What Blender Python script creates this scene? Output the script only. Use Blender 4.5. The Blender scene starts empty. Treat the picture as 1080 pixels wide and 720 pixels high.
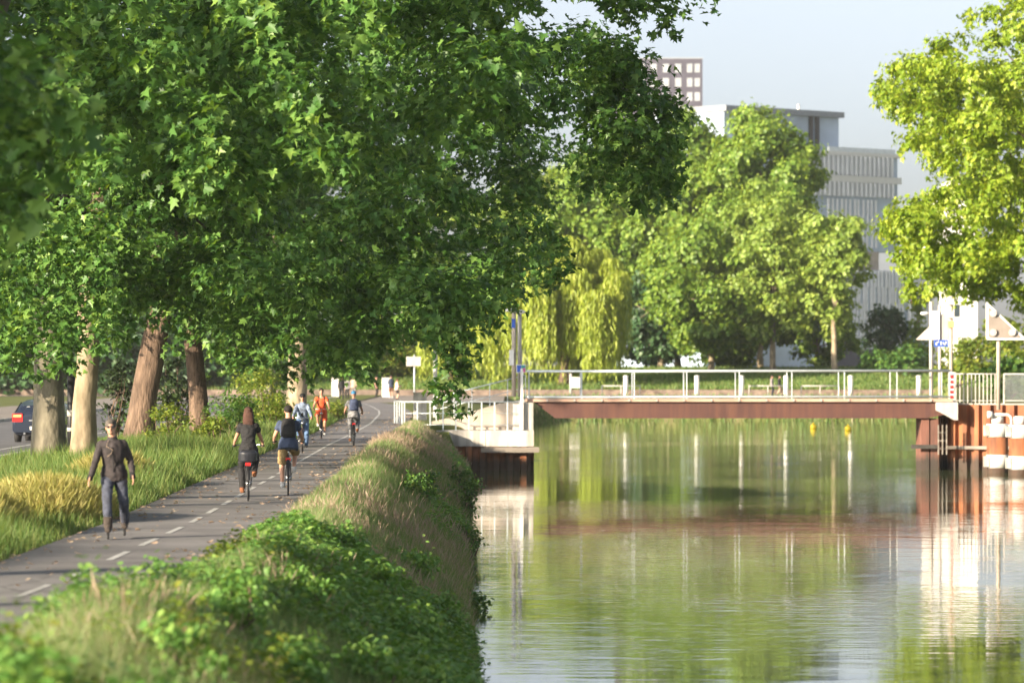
import bpy, bmesh, math, random
import numpy as np
from mathutils import Vector, Matrix
R = math.radians
C = bpy.context.scene.collection
SC = bpy.context.scene

# ------------------------------------------------------------------ camera, light, exposure
F = 4500.0            # focal length in photo pixels (photo 1080 wide)
HOR = 385.0           # horizon row in the photo
CH = 4.6              # eye height above the water
cam_d = bpy.data.cameras.new('camera')
cam = bpy.data.objects.new('camera', cam_d); C.objects.link(cam)
cam.location = (0, 0, CH)
cam.rotation_euler = (R(90) + math.atan((HOR - 360) / F), 0, 0)
cam_d.sensor_width = 36; cam_d.lens = F / 1080 * 36
cam_d.clip_start = 1; cam_d.clip_end = 6000
cam_d.dof.use_dof = True; cam_d.dof.focus_distance = 100; cam_d.dof.aperture_fstop = 2.2
SC.camera = cam

SUN_DIR = Vector((-0.76, -0.65, 0)).normalized()
SUN_EL = R(15.5)
world = bpy.data.worlds.new('World'); SC.world = world; world.use_nodes = True
nt = world.node_tree; bg = nt.nodes['Background']
sky = nt.nodes.new('ShaderNodeTexSky'); sky.sky_type = 'NISHITA'; sky.sun_disc = False
sky.sun_elevation = SUN_EL; sky.sun_rotation = math.atan2(SUN_DIR.x, SUN_DIR.y)
sky.air_density = 0.6; sky.dust_density = 2.5; sky.ozone_density = 2.0
hsv = nt.nodes.new('ShaderNodeHueSaturation'); hsv.inputs['Saturation'].default_value = 0.45   # thin summer haze: a greyer blue
nt.links.new(sky.outputs[0], hsv.inputs['Color']); nt.links.new(hsv.outputs[0], bg.inputs[0]); bg.inputs[1].default_value = 0.095
sl = bpy.data.lights.new('sun', 'SUN'); sl.energy = 5.0; sl.angle = R(0.5); sl.color = (1.0, 0.84, 0.62)
sun = bpy.data.objects.new('sun', sl); C.objects.link(sun)
sd = Vector((SUN_DIR.x * math.cos(SUN_EL), SUN_DIR.y * math.cos(SUN_EL), math.sin(SUN_EL)))
sun.rotation_euler = sd.to_track_quat('Z', 'Y').to_euler(); sun.location = sd * 200
SC.view_settings.view_transform = 'Standard'; SC.view_settings.look = 'None'
SC.view_settings.exposure = 1.5; SC.view_settings.gamma = 1
SC.render.engine = 'CYCLES'
SC.cycles.max_bounces = 7; SC.cycles.diffuse_bounces = 3; SC.cycles.glossy_bounces = 3
SC.cycles.transmission_bounces = 4; SC.cycles.transparent_max_bounces = 6; SC.cycles.volume_bounces = 0
SC.cycles.use_denoising = True; SC.cycles.adaptive_threshold = 0.015
SC.cycles.sample_clamp_indirect = 6

def at(px, py, d):
    """point seen at photo pixel px,py when it stands d metres down the view"""
    return Vector(((px - 540) * d / F, d, CH + (HOR - py) * d / F))
def proj(P):
    P = np.asarray(P, float)
    return 540 + F * P[..., 0] / P[..., 1], HOR - F * (P[..., 2] - CH) / P[..., 1]

# ------------------------------------------------------------------ materials
def newmat(name):
    m = bpy.data.materials.new(name); m.use_nodes = True
    b = m.node_tree.nodes['Principled BSDF']
    return m, m.node_tree, b
def _ramp(t, stops):
    r = t.nodes.new('ShaderNodeValToRGB')
    while len(r.color_ramp.elements) < len(stops): r.color_ramp.elements.new(0.5)
    for e, (p, c) in zip(r.color_ramp.elements, stops):
        e.position = p; e.color = (*c, 1)
    return r
def mat(name, col, rough=0.6, var=0.15, scale=3.0, bump=0.0, metal=0.0, spec=0.5, col2=None, stretch=(1, 1, 1), detail=5, bscale=None):
    m, t, b = newmat(name)
    tc = t.nodes.new('ShaderNodeTexCoord'); mp = t.nodes.new('ShaderNodeMapping'); mp.inputs['Scale'].default_value = stretch
    t.links.new(tc.outputs['Object'], mp.inputs[0])
    n = t.nodes.new('ShaderNodeTexNoise'); n.inputs['Scale'].default_value = scale; n.inputs['Detail'].default_value = detail
    t.links.new(mp.outputs[0], n.inputs[0])
    a = tuple(c * (1 - var) for c in col); z = col2 if col2 else tuple(min(1, c * (1 + var)) for c in col)
    r = _ramp(t, [(0.33, a), (0.67, z)])
    t.links.new(n.outputs[0], r.inputs[0]); t.links.new(r.outputs[0], b.inputs['Base Color'])
    b.inputs['Roughness'].default_value = rough; b.inputs['Metallic'].default_value = metal
    b.inputs['Specular IOR Level'].default_value = spec
    if bump:
        n2 = t.nodes.new('ShaderNodeTexNoise'); n2.inputs['Scale'].default_value = bscale or scale * 3; n2.inputs['Detail'].default_value = 6
        t.links.new(mp.outputs[0], n2.inputs[0])
        bp = t.nodes.new('ShaderNodeBump'); bp.inputs['Distance'].default_value = bump
        t.links.new(n2.outputs[0], bp.inputs['Height']); t.links.new(bp.outputs[0], b.inputs['Normal'])
    return m
def leafmat(name, stops, trans=0.4, rough=0.45, tcol=None, patch=None, spec=0.4):
    """leaf: per-leaf tone from the face attribute rnd; light passes through the blade"""
    m, t, b = newmat(name)
    at_ = t.nodes.new('ShaderNodeAttribute'); at_.attribute_name = 'rnd'
    r = _ramp(t, stops)
    if patch:
        geo = t.nodes.new('ShaderNodeNewGeometry')
        n = t.nodes.new('ShaderNodeTexNoise'); n.inputs['Scale'].default_value = patch[0]; n.inputs['Detail'].default_value = 3
        t.links.new(geo.outputs['Position'], n.inputs[0])
        ma = t.nodes.new('ShaderNodeMath'); ma.operation = 'MULTIPLY_ADD'; ma.inputs[1].default_value = patch[1]; ma.inputs[2].default_value = -patch[1] * 0.5
        t.links.new(n.outputs[0], ma.inputs[0])
        ad = t.nodes.new('ShaderNodeMath'); ad.operation = 'ADD'
        t.links.new(at_.outputs['Fac'], ad.inputs[0]); t.links.new(ma.outputs[0], ad.inputs[1]); t.links.new(ad.outputs[0], r.inputs[0])
    else:
        t.links.new(at_.outputs['Fac'], r.inputs[0])
    t.links.new(r.outputs[0], b.inputs['Base Color']); b.inputs['Roughness'].default_value = rough
    b.inputs['Specular IOR Level'].default_value = spec
    tr = t.nodes.new('ShaderNodeBsdfTranslucent')
    hs = t.nodes.new('ShaderNodeMixRGB'); hs.blend_type = 'MULTIPLY'; hs.inputs[0].default_value = 1
    hs.inputs[2].default_value = (*(tcol or (1.5, 1.35, 0.5)), 1)
    t.links.new(r.outputs[0], hs.inputs[1]); t.links.new(hs.outputs[0], tr.inputs[0])
    mx = t.nodes.new('ShaderNodeMixShader'); mx.inputs[0].default_value = trans
    t.links.new(b.outputs[0], mx.inputs[1]); t.links.new(tr.outputs[0], mx.inputs[2])
    t.links.new(mx.outputs[0], t.nodes['Material Output'].inputs[0])
    return m

M = {}
M['asphalt'] = mat('asphalt', (0.155, 0.148, 0.15), 0.9, 0.25, 0.7, 0.004, bscale=60, col2=(0.205, 0.195, 0.195))
M['road'] = mat('road', (0.11, 0.11, 0.118), 0.9, 0.2, 0.8, 0.004, bscale=60)
M['paint'] = mat('paint', (0.40, 0.40, 0.39), 0.8, 0.3, 6, col2=(0.62, 0.62, 0.60))
M['concrete'] = mat('concrete', (0.52, 0.49, 0.45), 0.85, 0.2, 1.2, 0.01, bscale=20)
M['palecon'] = mat('palecon', (0.40, 0.345, 0.285), 0.85, 0.15, 1.2, 0.01, bscale=20)
M['soil'] = mat('soil', (0.085, 0.095, 0.03), 1.0, 0.4, 0.4, 0.05, col2=(0.14, 0.13, 0.05), bscale=6)
M['rust'] = mat('rust', (0.26, 0.085, 0.035), 0.8, 0.35, 1.4, 0.01, col2=(0.40, 0.15, 0.06), stretch=(1, 1, 0.35))
M['rustdark'] = mat('rustdark', (0.20, 0.085, 0.06), 0.8, 0.35, 1.5, 0.01, stretch=(1, 1, 0.3))
M['girder'] = mat('girder', (0.075, 0.030, 0.024), 0.55, 0.15, 0.8, 0.0, stretch=(0.5, 1, 1))
M['deck'] = mat('deck', (0.42, 0.27, 0.20), 0.8, 0.15, 1.0)
M['steel'] = mat('steel', (0.52, 0.57, 0.58), 0.4, 0.1, 2, metal=0.3)
M['white'] = mat('white', (0.66, 0.65, 0.62), 0.5, 0.06, 3)
M['offwhite'] = mat('offwhite', (0.44, 0.42, 0.39), 0.6, 0.12, 3)
M['wood'] = mat('wood', (0.22, 0.19, 0.16), 0.85, 0.3, 2, 0.01, stretch=(0.3, 1, 4))
M['darkwood'] = mat('darkwood', (0.05, 0.045, 0.04), 0.9, 0.3, 2)
M['brownface'] = mat('brownface', (0.25, 0.21, 0.18), 0.6, 0.1, 2)
M['amber'] = mat('amber', (0.75, 0.42, 0.16), 0.25, 0.1, 6)
M['glassred'] = mat('glassred', (0.55, 0.02, 0.02), 0.2, 0.1, 6)
M['blue'] = mat('blue', (0.03, 0.09, 0.40), 0.4, 0.1, 6)
M['yellow'] = mat('yellow', (0.85, 0.62, 0.02), 0.4, 0.1, 4)
M['black'] = mat('black', (0.012, 0.012, 0.014), 0.5, 0.2, 5)
M['rubber'] = mat('rubber', (0.02, 0.02, 0.021), 0.8, 0.2, 9)
M['navypaint'] = mat('navypaint', (0.012, 0.018, 0.035), 0.18, 0.1, 2, spec=0.7)
M['glass'] = mat('glass', (0.03, 0.045, 0.055), 0.08, 0.2, 2, spec=0.8)
M['chrome'] = mat('chrome', (0.6, 0.6, 0.6), 0.25, 0.05, 4, metal=1)
M['barkpale'] = mat('barkpale', (0.27, 0.205, 0.13), 0.9, 0.35, 2.2, 0.03, col2=(0.43, 0.345, 0.235), stretch=(1.3, 1.3, 0.7), detail=7)
M['barkshade'] = mat('barkshade', (0.13, 0.12, 0.09), 0.9, 0.35, 2.6, 0.03, col2=(0.27, 0.24, 0.175), stretch=(1.3, 1.3, 0.7), detail=7)  # plane bark greyed and darkened to stand for a trunk in shade
M['barkbrown'] = mat('barkbrown', (0.10, 0.065, 0.045), 0.95, 0.35, 3, 0.06, col2=(0.20, 0.135, 0.095), stretch=(2, 2, 0.5), detail=7)
M['limb'] = mat('limb', (.075, .06, .042), .95, .3, 3, .02)
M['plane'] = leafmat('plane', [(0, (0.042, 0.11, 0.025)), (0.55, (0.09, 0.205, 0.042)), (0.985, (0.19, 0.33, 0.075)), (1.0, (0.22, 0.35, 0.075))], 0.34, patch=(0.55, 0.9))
M['planelit'] = leafmat('planelit', [(0, (0.15, 0.25, 0.02)), (0.6, (0.25, 0.36, 0.03)), (1, (0.38, 0.45, 0.055))], 0.42)  # brighter, yellower copy of plane; sunlight put into the leaf colour
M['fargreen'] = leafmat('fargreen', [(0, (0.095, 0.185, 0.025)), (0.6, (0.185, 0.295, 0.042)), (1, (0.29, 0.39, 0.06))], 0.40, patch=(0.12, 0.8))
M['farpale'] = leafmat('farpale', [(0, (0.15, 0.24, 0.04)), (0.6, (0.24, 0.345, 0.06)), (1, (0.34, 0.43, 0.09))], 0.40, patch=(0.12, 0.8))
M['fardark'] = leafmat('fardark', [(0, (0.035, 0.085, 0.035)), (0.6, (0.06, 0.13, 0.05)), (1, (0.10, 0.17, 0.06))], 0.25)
M['willow'] = leafmat('willow', [(0, (0.21, 0.29, 0.03)), (0.6, (0.32, 0.40, 0.045)), (1, (0.44, 0.49, 0.09))], 0.38, patch=(0.5, 0.7))
M['shrub'] = leafmat('shrub', [(0, (0.05, 0.125, 0.025)), (0.6, (0.085, 0.195, 0.04)), (1, (0.17, 0.27, 0.05))], 0.35)
M['shrublit'] = leafmat('shrublit', [(0, (0.10, 0.17, 0.02)), (0.6, (0.17, 0.24, 0.03)), (1, (0.28, 0.30, 0.05))], 0.4)  # shrub leaf again with the lit look put into its colour
M['bramble'] = leafmat('bramble', [(0, (0.09, 0.21, 0.045)), (0.6, (0.155, 0.31, 0.07)), (1, (0.28, 0.42, 0.10))], 0.35)
M['ivy'] = leafmat('ivy', [(0, (0.015, 0.03, 0.012)), (1, (0.04, 0.07, 0.02))], 0.15)
M['grass'] = leafmat('grass', [(0, (0.09, 0.18, 0.045)), (0.45, (0.15, 0.25, 0.075)), (0.75, (0.24, 0.29, 0.12)), (1, (0.38, 0.33, 0.22))], 0.35, 0.6, patch=(0.35, 1.2))
M['grassleft'] = leafmat('grassleft', [(0, (0.07, 0.145, 0.03)), (0.5, (0.12, 0.21, 0.045)), (1, (0.24, 0.27, 0.09))], 0.4, 0.6, patch=(0.4, 0.8))
M['drygrass'] = leafmat('drygrass', [(0, (0.34, 0.25, 0.18)), (0.6, (0.44, 0.33, 0.25)), (1, (0.52, 0.43, 0.32))], 0.3, 0.7, tcol=(1.1, 0.95, 0.7))
M['sunlitgrass'] = leafmat('sunlitgrass', [(0, (0.24, 0.26, 0.06)), (0.6, (0.38, 0.36, 0.11)), (1, (0.52, 0.46, 0.19))], 0.4, 0.6, tcol=(1.2, 1.05, 0.6))  # gold tone puts the sunlight on the verge into the grass colour
M['lawn'] = mat('lawn', (0.13, 0.17, 0.035), 1.0, 0.25, 0.25, 0.03, col2=(0.21, 0.22, 0.055), bscale=8)
M['stone'] = mat('stone', (0.14, 0.10, 0.08), 0.9, 0.3, 1.6, 0.03, col2=(0.24, 0.18, 0.14), detail=8)
M['paving'] = mat('paving', (0.22, 0.19, 0.165), 0.9, 0.15, 0.5)

def weather(m, zlo=None, dark=(.03, .03, .025), streak=0.0):
    """real wear on a material: a tide line of slime near the water and rain streaks"""
    t = m.node_tree; b = t.nodes['Principled BSDF']; src = b.inputs['Base Color'].links[0].from_socket
    geo = t.nodes.new('ShaderNodeNewGeometry'); sx = t.nodes.new('ShaderNodeSeparateXYZ'); t.links.new(geo.outputs['Position'], sx.inputs[0])
    mp = t.nodes.new('ShaderNodeMapping'); mp.inputs['Scale'].default_value = (2.5, 2.5, .22); n = t.nodes.new('ShaderNodeTexNoise'); n.inputs['Scale'].default_value = 1.6; n.inputs['Detail'].default_value = 6
    t.links.new(geo.outputs['Position'], mp.inputs[0]); t.links.new(mp.outputs[0], n.inputs[0])
    if streak:
        r = _ramp(t, [(0.42, (0, 0, 0)), (0.68, (streak,) * 3)]); t.links.new(n.outputs[0], r.inputs[0])
        mx = t.nodes.new('ShaderNodeMixRGB'); t.links.new(r.outputs[0], mx.inputs[0]); t.links.new(src, mx.inputs[1]); mx.inputs[2].default_value = (*dark, 1); src = mx.outputs[0]
    if zlo is not None:
        ad = t.nodes.new('ShaderNodeMath'); ad.operation = 'MULTIPLY_ADD'; t.links.new(n.outputs[0], ad.inputs[0]); ad.inputs[1].default_value = -.7; t.links.new(sx.outputs[2], ad.inputs[2])
        r = _ramp(t, [(0.0, (.85,) * 3), (min(1, zlo), (0, 0, 0))]); t.links.new(ad.outputs[0], r.inputs[0])
        mx = t.nodes.new('ShaderNodeMixRGB'); t.links.new(r.outputs[0], mx.inputs[0]); t.links.new(src, mx.inputs[1]); mx.inputs[2].default_value = (*dark, 1); src = mx.outputs[0]
    t.links.new(src, b.inputs['Base Color'])
weather(M['rust'], .35, streak=.45); weather(M['rustdark'], .35, streak=.4); weather(M['concrete'], None, (.14, .13, .11), .6); weather(M['girder'], None, (.13, .055, .032), .55); weather(M['palecon'], None, (.30, .26, .21), .4); weather(M['offwhite'], None, (.32, .27, .22), .4)
def cracks(m, col, scale, w):
    t = m.node_tree; b = t.nodes['Principled BSDF']; src = b.inputs['Base Color'].links[0].from_socket
    geo = t.nodes.new('ShaderNodeNewGeometry'); n = t.nodes.new('ShaderNodeTexNoise'); n.inputs['Scale'].default_value = 1.2; ad = t.nodes.new('ShaderNodeMixRGB'); ad.blend_type = 'ADD'; ad.inputs[0].default_value = 1.2
    t.links.new(geo.outputs['Position'], n.inputs[0]); t.links.new(geo.outputs['Position'], ad.inputs[1]); t.links.new(n.outputs['Color'], ad.inputs[2])
    v = t.nodes.new('ShaderNodeTexVoronoi'); v.feature = 'DISTANCE_TO_EDGE'; v.inputs['Scale'].default_value = scale; t.links.new(ad.outputs[0], v.inputs['Vector'])
    r = _ramp(t, [(0, (.8,) * 3), (w, (0, 0, 0))]); t.links.new(v.outputs['Distance'], r.inputs[0])
    n3 = t.nodes.new('ShaderNodeTexNoise'); n3.inputs['Scale'].default_value = .35; t.links.new(geo.outputs['Position'], n3.inputs[0]); r3 = _ramp(t, [(.45, (0, 0, 0)), (.6, (1,) * 3)]); t.links.new(n3.outputs[0], r3.inputs[0])
    ml = t.nodes.new('ShaderNodeMath'); ml.operation = 'MULTIPLY'; t.links.new(r.outputs[0], ml.inputs[0]); t.links.new(r3.outputs[0], ml.inputs[1])
    mx = t.nodes.new('ShaderNodeMixRGB'); t.links.new(ml.outputs[0], mx.inputs[0]); t.links.new(src, mx.inputs[1]); mx.inputs[2].default_value = (*col, 1); t.links.new(mx.outputs[0], b.inputs['Base Color'])
cracks(M['barkbrown'], (.035, .024, .018), 5.5, .10); weather(M['barkpale'], None, (.15, .125, .08), .75); weather(M['barkshade'], None, (.10, .09, .065), .7)
cracks(M['asphalt'], (.06, .058, .058), .35, .02); cracks(M['paint'], (.14, .135, .13), 6, .14)

# ------------------------------------------------------------------ object helpers
def link(name, me, material=None, parent=None):
    o = bpy.data.objects.new(name, me); C.objects.link(o)
    if material is not None:
        for m_ in (material if isinstance(material, (list, tuple)) else [material]): me.materials.append(m_)
    if parent: o.parent = parent
    return o
def obj(name, bm, material=None, parent=None, smooth=False):
    me = bpy.data.meshes.new(name); bm.to_mesh(me); bm.free()
    if smooth: me.polygons.foreach_set('use_smooth', [True] * len(me.polygons))
    return link(name, me, material, parent)
def tag(o, label=None, cat=None, group=None, kind=None):
    if label: o['label'] = label
    if cat: o['category'] = cat
    if group: o['group'] = group
    if kind: o['kind'] = kind
    return o
def thing(name, label, cat, loc=(0, 0, 0), rz=0, group=None, scale=1):
    o = bpy.data.objects.new(name, None); C.objects.link(o)
    o.location = loc; o.rotation_euler = (0, 0, rz); o.scale = (scale,) * 3; o.empty_display_size = 0.3
    return tag(o, label, cat, group)
def dup(root, loc, rz=0, label=None, group=None, scale=None):
    r = root.copy(); C.objects.link(r); r.location = loc; r.rotation_euler = (0, 0, rz)
    if scale: r.scale = scale if isinstance(scale, tuple) else (scale,) * 3
    if label: r['label'] = label
    if group: r['group'] = group
    for ch in list(root.children):
        c = ch.copy(); C.objects.link(c); c.parent = r
        for g in list(ch.children):
            d = g.copy(); C.objects.link(d); d.parent = c
    return r
def box(bm, x0, x1, y0, y1, z0, z1, mi=0):
    vs = [bm.verts.new(p) for p in ((x0, y0, z0), (x1, y0, z0), (x1, y1, z0), (x0, y1, z0), (x0, y0, z1), (x1, y0, z1), (x1, y1, z1), (x0, y1, z1))]
    for f in ((3, 2, 1, 0), (4, 5, 6, 7), (0, 1, 5, 4), (1, 2, 6, 5), (2, 3, 7, 6), (3, 0, 4, 7)):
        bm.faces.new([vs[i] for i in f]).material_index = mi
def frames(pts, side=None):
    n = len(pts); out = []
    for i in range(n):
        t = (pts[min(i + 1, n - 1)] - pts[max(i - 1, 0)])
        t = t.normalized() if t.length > 1e-9 else Vector((0, 0, 1))
        s = Vector(side) if side is not None else (out[-1][0] if out else (Vector((1, 0, 0)) if abs(t.x) < 0.9 else Vector((0, 1, 0))))
        s = (s - t * s.dot(t))
        s = s.normalized() if s.length > 1e-6 else t.orthogonal().normalized()
        out.append((s, t.cross(s).normalized()))
    return out
def tube(bm, pts, rad, seg=8, side=None, mi=0, cap=True, closed=False):
    pts = [Vector(p) for p in pts]; n = len(pts)
    if not isinstance(rad, (list, tuple)): rad = [rad] * n
    fr = frames(pts, side)
    if closed:
        fr = []
        for i in range(n):
            t = (pts[(i + 1) % n] - pts[i - 1]).normalized()
            s = Vector(side) if side is not None else t.orthogonal()
            s = (s - t * s.dot(t)).normalized(); fr.append((s, t.cross(s)))
    rings = []
    for p, r, (s, u) in zip(pts, rad, fr):
        a, b = r if isinstance(r, (list, tuple)) else (r, r)
        rings.append([bm.verts.new(p + s * (a * math.cos(2 * math.pi * k / seg)) + u * (b * math.sin(2 * math.pi * k / seg))) for k in range(seg)])
    pairs = list(zip(rings[:-1], rings[1:])) + ([(rings[-1], rings[0])] if closed else [])
    for A, B in pairs:
        for k in range(seg):
            f = bm.faces.new((A[k], A[(k + 1) % seg], B[(k + 1) % seg], B[k])); f.material_index = mi; f.smooth = True
    if cap and not closed:
        bm.faces.new(rings[0][::-1]).material_index = mi; bm.faces.new(rings[-1]).material_index = mi
def ell(bm, c, r, seg=16, rings=10, mi=0, rot=None):
    mt = Matrix.Translation(Vector(c)) @ (rot.to_4x4() if rot else Matrix.Identity(4)) @ Matrix.Diagonal((*r, 1))
    g = bmesh.ops.create_uvsphere(bm, u_segments=seg, v_segments=rings, radius=1, matrix=mt)
    for v in g['verts']:
        for f in v.link_faces: f.material_index = mi; f.smooth = True
def disc(bm, c, axis, r, h, seg=20, mi=0):
    a = Vector(axis).normalized(); c = Vector(c)
    tube(bm, [c - a * h / 2, c + a * h / 2], r, seg, mi=mi)
def prism(bm, pts, ext, mi=0, mi_side=None):
    """closed polygon pts (3d, flat) extruded by ext"""
    ext = Vector(ext); a = [bm.verts.new(Vector(p)) for p in pts]; b = [bm.verts.new(Vector(p) + ext) for p in pts]
    bm.faces.new(a[::-1]).material_index = mi; bm.faces.new(b).material_index = mi
    n = len(a)
    for i in range(n):
        bm.faces.new((a[i], a[(i + 1) % n], b[(i + 1) % n], b[i])).material_index = mi if mi_side is None else mi_side
def fuse(bm, voxel=0.014, smooth=3, name='m'):
    """merge overlapping closed shapes into one continuous skin"""
    me = bpy.data.meshes.new('tmp'); bm.to_mesh(me); bm.free()
    o = bpy.data.objects.new('tmp', me); C.objects.link(o)
    m = o.modifiers.new('r', 'REMESH'); m.mode = 'VOXEL'; m.voxel_size = voxel; m.use_smooth_shade = True
    s = o.modifiers.new('s', 'SMOOTH'); s.factor = 0.5; s.iterations = smooth
    dg = bpy.context.evaluated_depsgraph_get(); dg.update()
    out = bpy.data.meshes.new_from_object(o.evaluated_get(dg)); out.name = name
    bpy.data.objects.remove(o); bpy.data.meshes.remove(me)
    out.materials.clear()
    return out

# ------------------------------------------------------------------ leaf / blade clouds (numpy)
def cloud(name, pos, nrm, tip, size, tmpl, rnd, material, parent=None):
    tv, tf = tmpl; tv = np.asarray(tv, float); k = len(tv); N = len(pos)
    nrm = nrm / (np.linalg.norm(nrm, axis=1, keepdims=True) + 1e-9)
    tip = tip - nrm * np.sum(tip * nrm, axis=1, keepdims=True)
    tip = tip / (np.linalg.norm(tip, axis=1, keepdims=True) + 1e-9)
    side = np.cross(tip, nrm)
    size = np.asarray(size, float)
    if size.ndim == 1: size = np.stack([size, size, size], 1)
    V = pos[:, None, :] + (tv[None, :, 0, None] * size[:, None, 0, None]) * side[:, None, :] + (tv[None, :, 1, None] * size[:, None, 1, None]) * tip[:, None, :] + (tv[None, :, 2, None] * size[:, None, 2, None]) * nrm[:, None, :]
    V = V.reshape(-1, 3)
    lens = np.array([len(f) for f in tf]); flat = np.concatenate([np.array(f) for f in tf])
    L = (flat[None, :] + (np.arange(N) * k)[:, None]).reshape(-1)
    tot = np.tile(lens, N); start = np.concatenate([[0], np.cumsum(tot)[:-1]])
    me = bpy.data.meshes.new(name)
    me.vertices.add(len(V)); me.vertices.foreach_set('co', V.ravel().astype(np.float32))
    me.loops.add(len(L)); me.loops.foreach_set('vertex_index', L.astype(np.int32))
    me.polygons.add(len(tot)); me.polygons.foreach_set('loop_start', start.astype(np.int32))
    try: me.polygons.foreach_set('loop_total', tot.astype(np.int32))
    except Exception: pass
    a = me.attributes.new('rnd', 'FLOAT', 'FACE'); a.data.foreach_set('value', np.repeat(rnd, len(tf)).astype(np.float32))
    me.update(calc_edges=True)
    return link(name, me, material, parent)
def halves(h):
    """leaf from its right half outline (base..tip): two faces folded along the midrib"""
    n = len(h); v = [(x, y, 0.22 * x - 0.15 * y * y) for x, y in h] + [(-x, y, 0.22 * x - 0.15 * y * y) for x, y in h[1:-1]]
    left = [0] + list(range(n, n + n - 2)) + [n - 1]
    return v, [list(range(n)), left[::-1]]
PLANE_LEAF = halves([(0, 0), (.20, -.08), (.47, .08), (.27, .22), (.54, .50), (.22, .48), (0, 1.0)])
OVAL_LEAF = halves([(0, 0), (.25, .25), (.28, .55), (0, 1.0)])
CLUMP_LEAF = ([(0, 0, 0), (.42, .15, .1), (.30, .55, -.05), (.5, .8, .1), (0, 1.0, -.1), (-.35, .85, .05), (-.3, .5, -.1), (-.5, .2, .1)], [[0, 1, 2, 4], [2, 3, 4], [0, 4, 6, 7], [4, 5, 6]])
BLADE = ([(-.5, 0, 0), (.5, 0, 0), (-.36, .5, .06), (.36, .5, .06), (0, 1.0, .28)], [[0, 1, 3, 2], [2, 3, 4]])
PANICLE = ([(0, .0, 0), (.1, .62, .03), (.5, .78, .08), (.2, 1.0, .2), (-.1, .62, .03), (-.5, .84, .1), (-.15, 1.05, .22)], [[0, 1, 4], [1, 2, 3], [4, 6, 5]])

def rdir(rng, n):
    v = rng.normal(size=(n, 3)); return v / np.linalg.norm(v, axis=1, keepdims=True)
def leaves_for(lobes, rng, leaf, per_m2, spread=0.35, droop=0.6, twig=9, outw=.55):
    """lobes (cx,cy,cz,rx,ry,rz). Leaves sit along twigs that push out of each lobe."""
    P = []; Nn = []; T = []
    for (cx, cy, cz, rx, ry, rz) in lobes:
        n = max(3, int(per_m2 * 4 * math.pi * ((rx + ry + rz) / 3) ** 2 / twig))
        d = rdir(rng, n); d[:, 2] = d[:, 2] * 0.85 + 0.08
        rr = rng.uniform(0.35, 1.08, n)[:, None] ** 0.6
        end = np.array([cx, cy, cz]) + d * rr * np.array([rx, ry, rz])
        out = d + rng.normal(0, .35, (n, 3)); out[:, 2] -= 0.35 * droop
        out /= np.linalg.norm(out, axis=1, keepdims=True)
        for j in range(twig):
            p = end - out * (j * leaf * 0.45) + rng.normal(0, leaf * spread, (n, 3))
            P.append(p)
            nn = d * outw + np.array([0, 0, 0.75 if outw < .8 else .35]) + rng.normal(0, .42 if outw < .8 else .3, (n, 3)); Nn.append(nn)
            tt = out * 0.8 + rng.normal(0, .7, (n, 3)); tt[:, 2] -= droop; T.append(tt)
    return np.concatenate(P), np.concatenate(Nn), np.concatenate(T)
def ell_lobes(rng, c, r, n, lr, inner=0.35, flat=0.75):
    d = rdir(rng, n); q = rng.uniform(inner ** 3, 1, n) ** (1 / 3)
    p = np.array(c) + d * q[:, None] * np.array(r)
    s = rng.uniform(lr[0], lr[1], n)
    return np.column_stack([p, s * rng.uniform(.85, 1.25, n), s * rng.uniform(.85, 1.25, n), s * flat])

def bent(a, b, n, rng, wob, sag=0):
    a = Vector(a); b = Vector(b); L = (b - a).length
    out = []
    for i in range(n):
        t = i / (n - 1); k = math.sin(math.pi * t)
        out.append(a.lerp(b, t) + Vector((rng.normal() * wob * k, rng.normal() * wob * k, sag * L * k + rng.normal() * wob * .5 * k)))
    return out
def trunk_mesh(bm, base, top, r0, r1, rng, lobes, nb=14, flare=1.35, lean=(0, 0), back=False, limb=0):
    base = Vector(base); top = Vector(top)
    L = (top - base).length
    pts = []; rad = []
    for i in range(14):
        t = i / 13; p = base.lerp(top, t) + Vector((lean[0] * math.sin(t * 3), lean[1] * math.sin(t * 3), 0)) + Vector((rng.normal() * .03, rng.normal() * .03, 0)) * (L / 10)
        pts.append(p); rad.append((r0 + (r1 - r0) * t) * (1 + (flare - 1) * math.exp(-t * L / 0.45)) * rng.uniform(.96, 1.04))
    pts[0].z -= 0.3
    tube(bm, pts, rad, 14)
    lobes = [l for l in lobes if l[1] > 1.5 and l[2] > L * .5 and abs(l[0]) < 7] if back else list(lobes)
    if len(lobes):
        idx = rng.choice(len(lobes), min(nb, len(lobes)), replace=False)
        for i in idx:
            c = Vector(lobes[i][:3]); k = int(rng.integers(6, 13)); s = pts[k]
            q = bent(s, c, 6, rng, 0.10 * (c - s).length / 3, 0.06)
            rr = min(rad[k] * 0.45, 0.05 + 0.012 * (c - s).length)
            tube(bm, q, [rr * (1 - 0.85 * j / 5) for j in range(6)], 7, mi=limb)
    return pts

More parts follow.
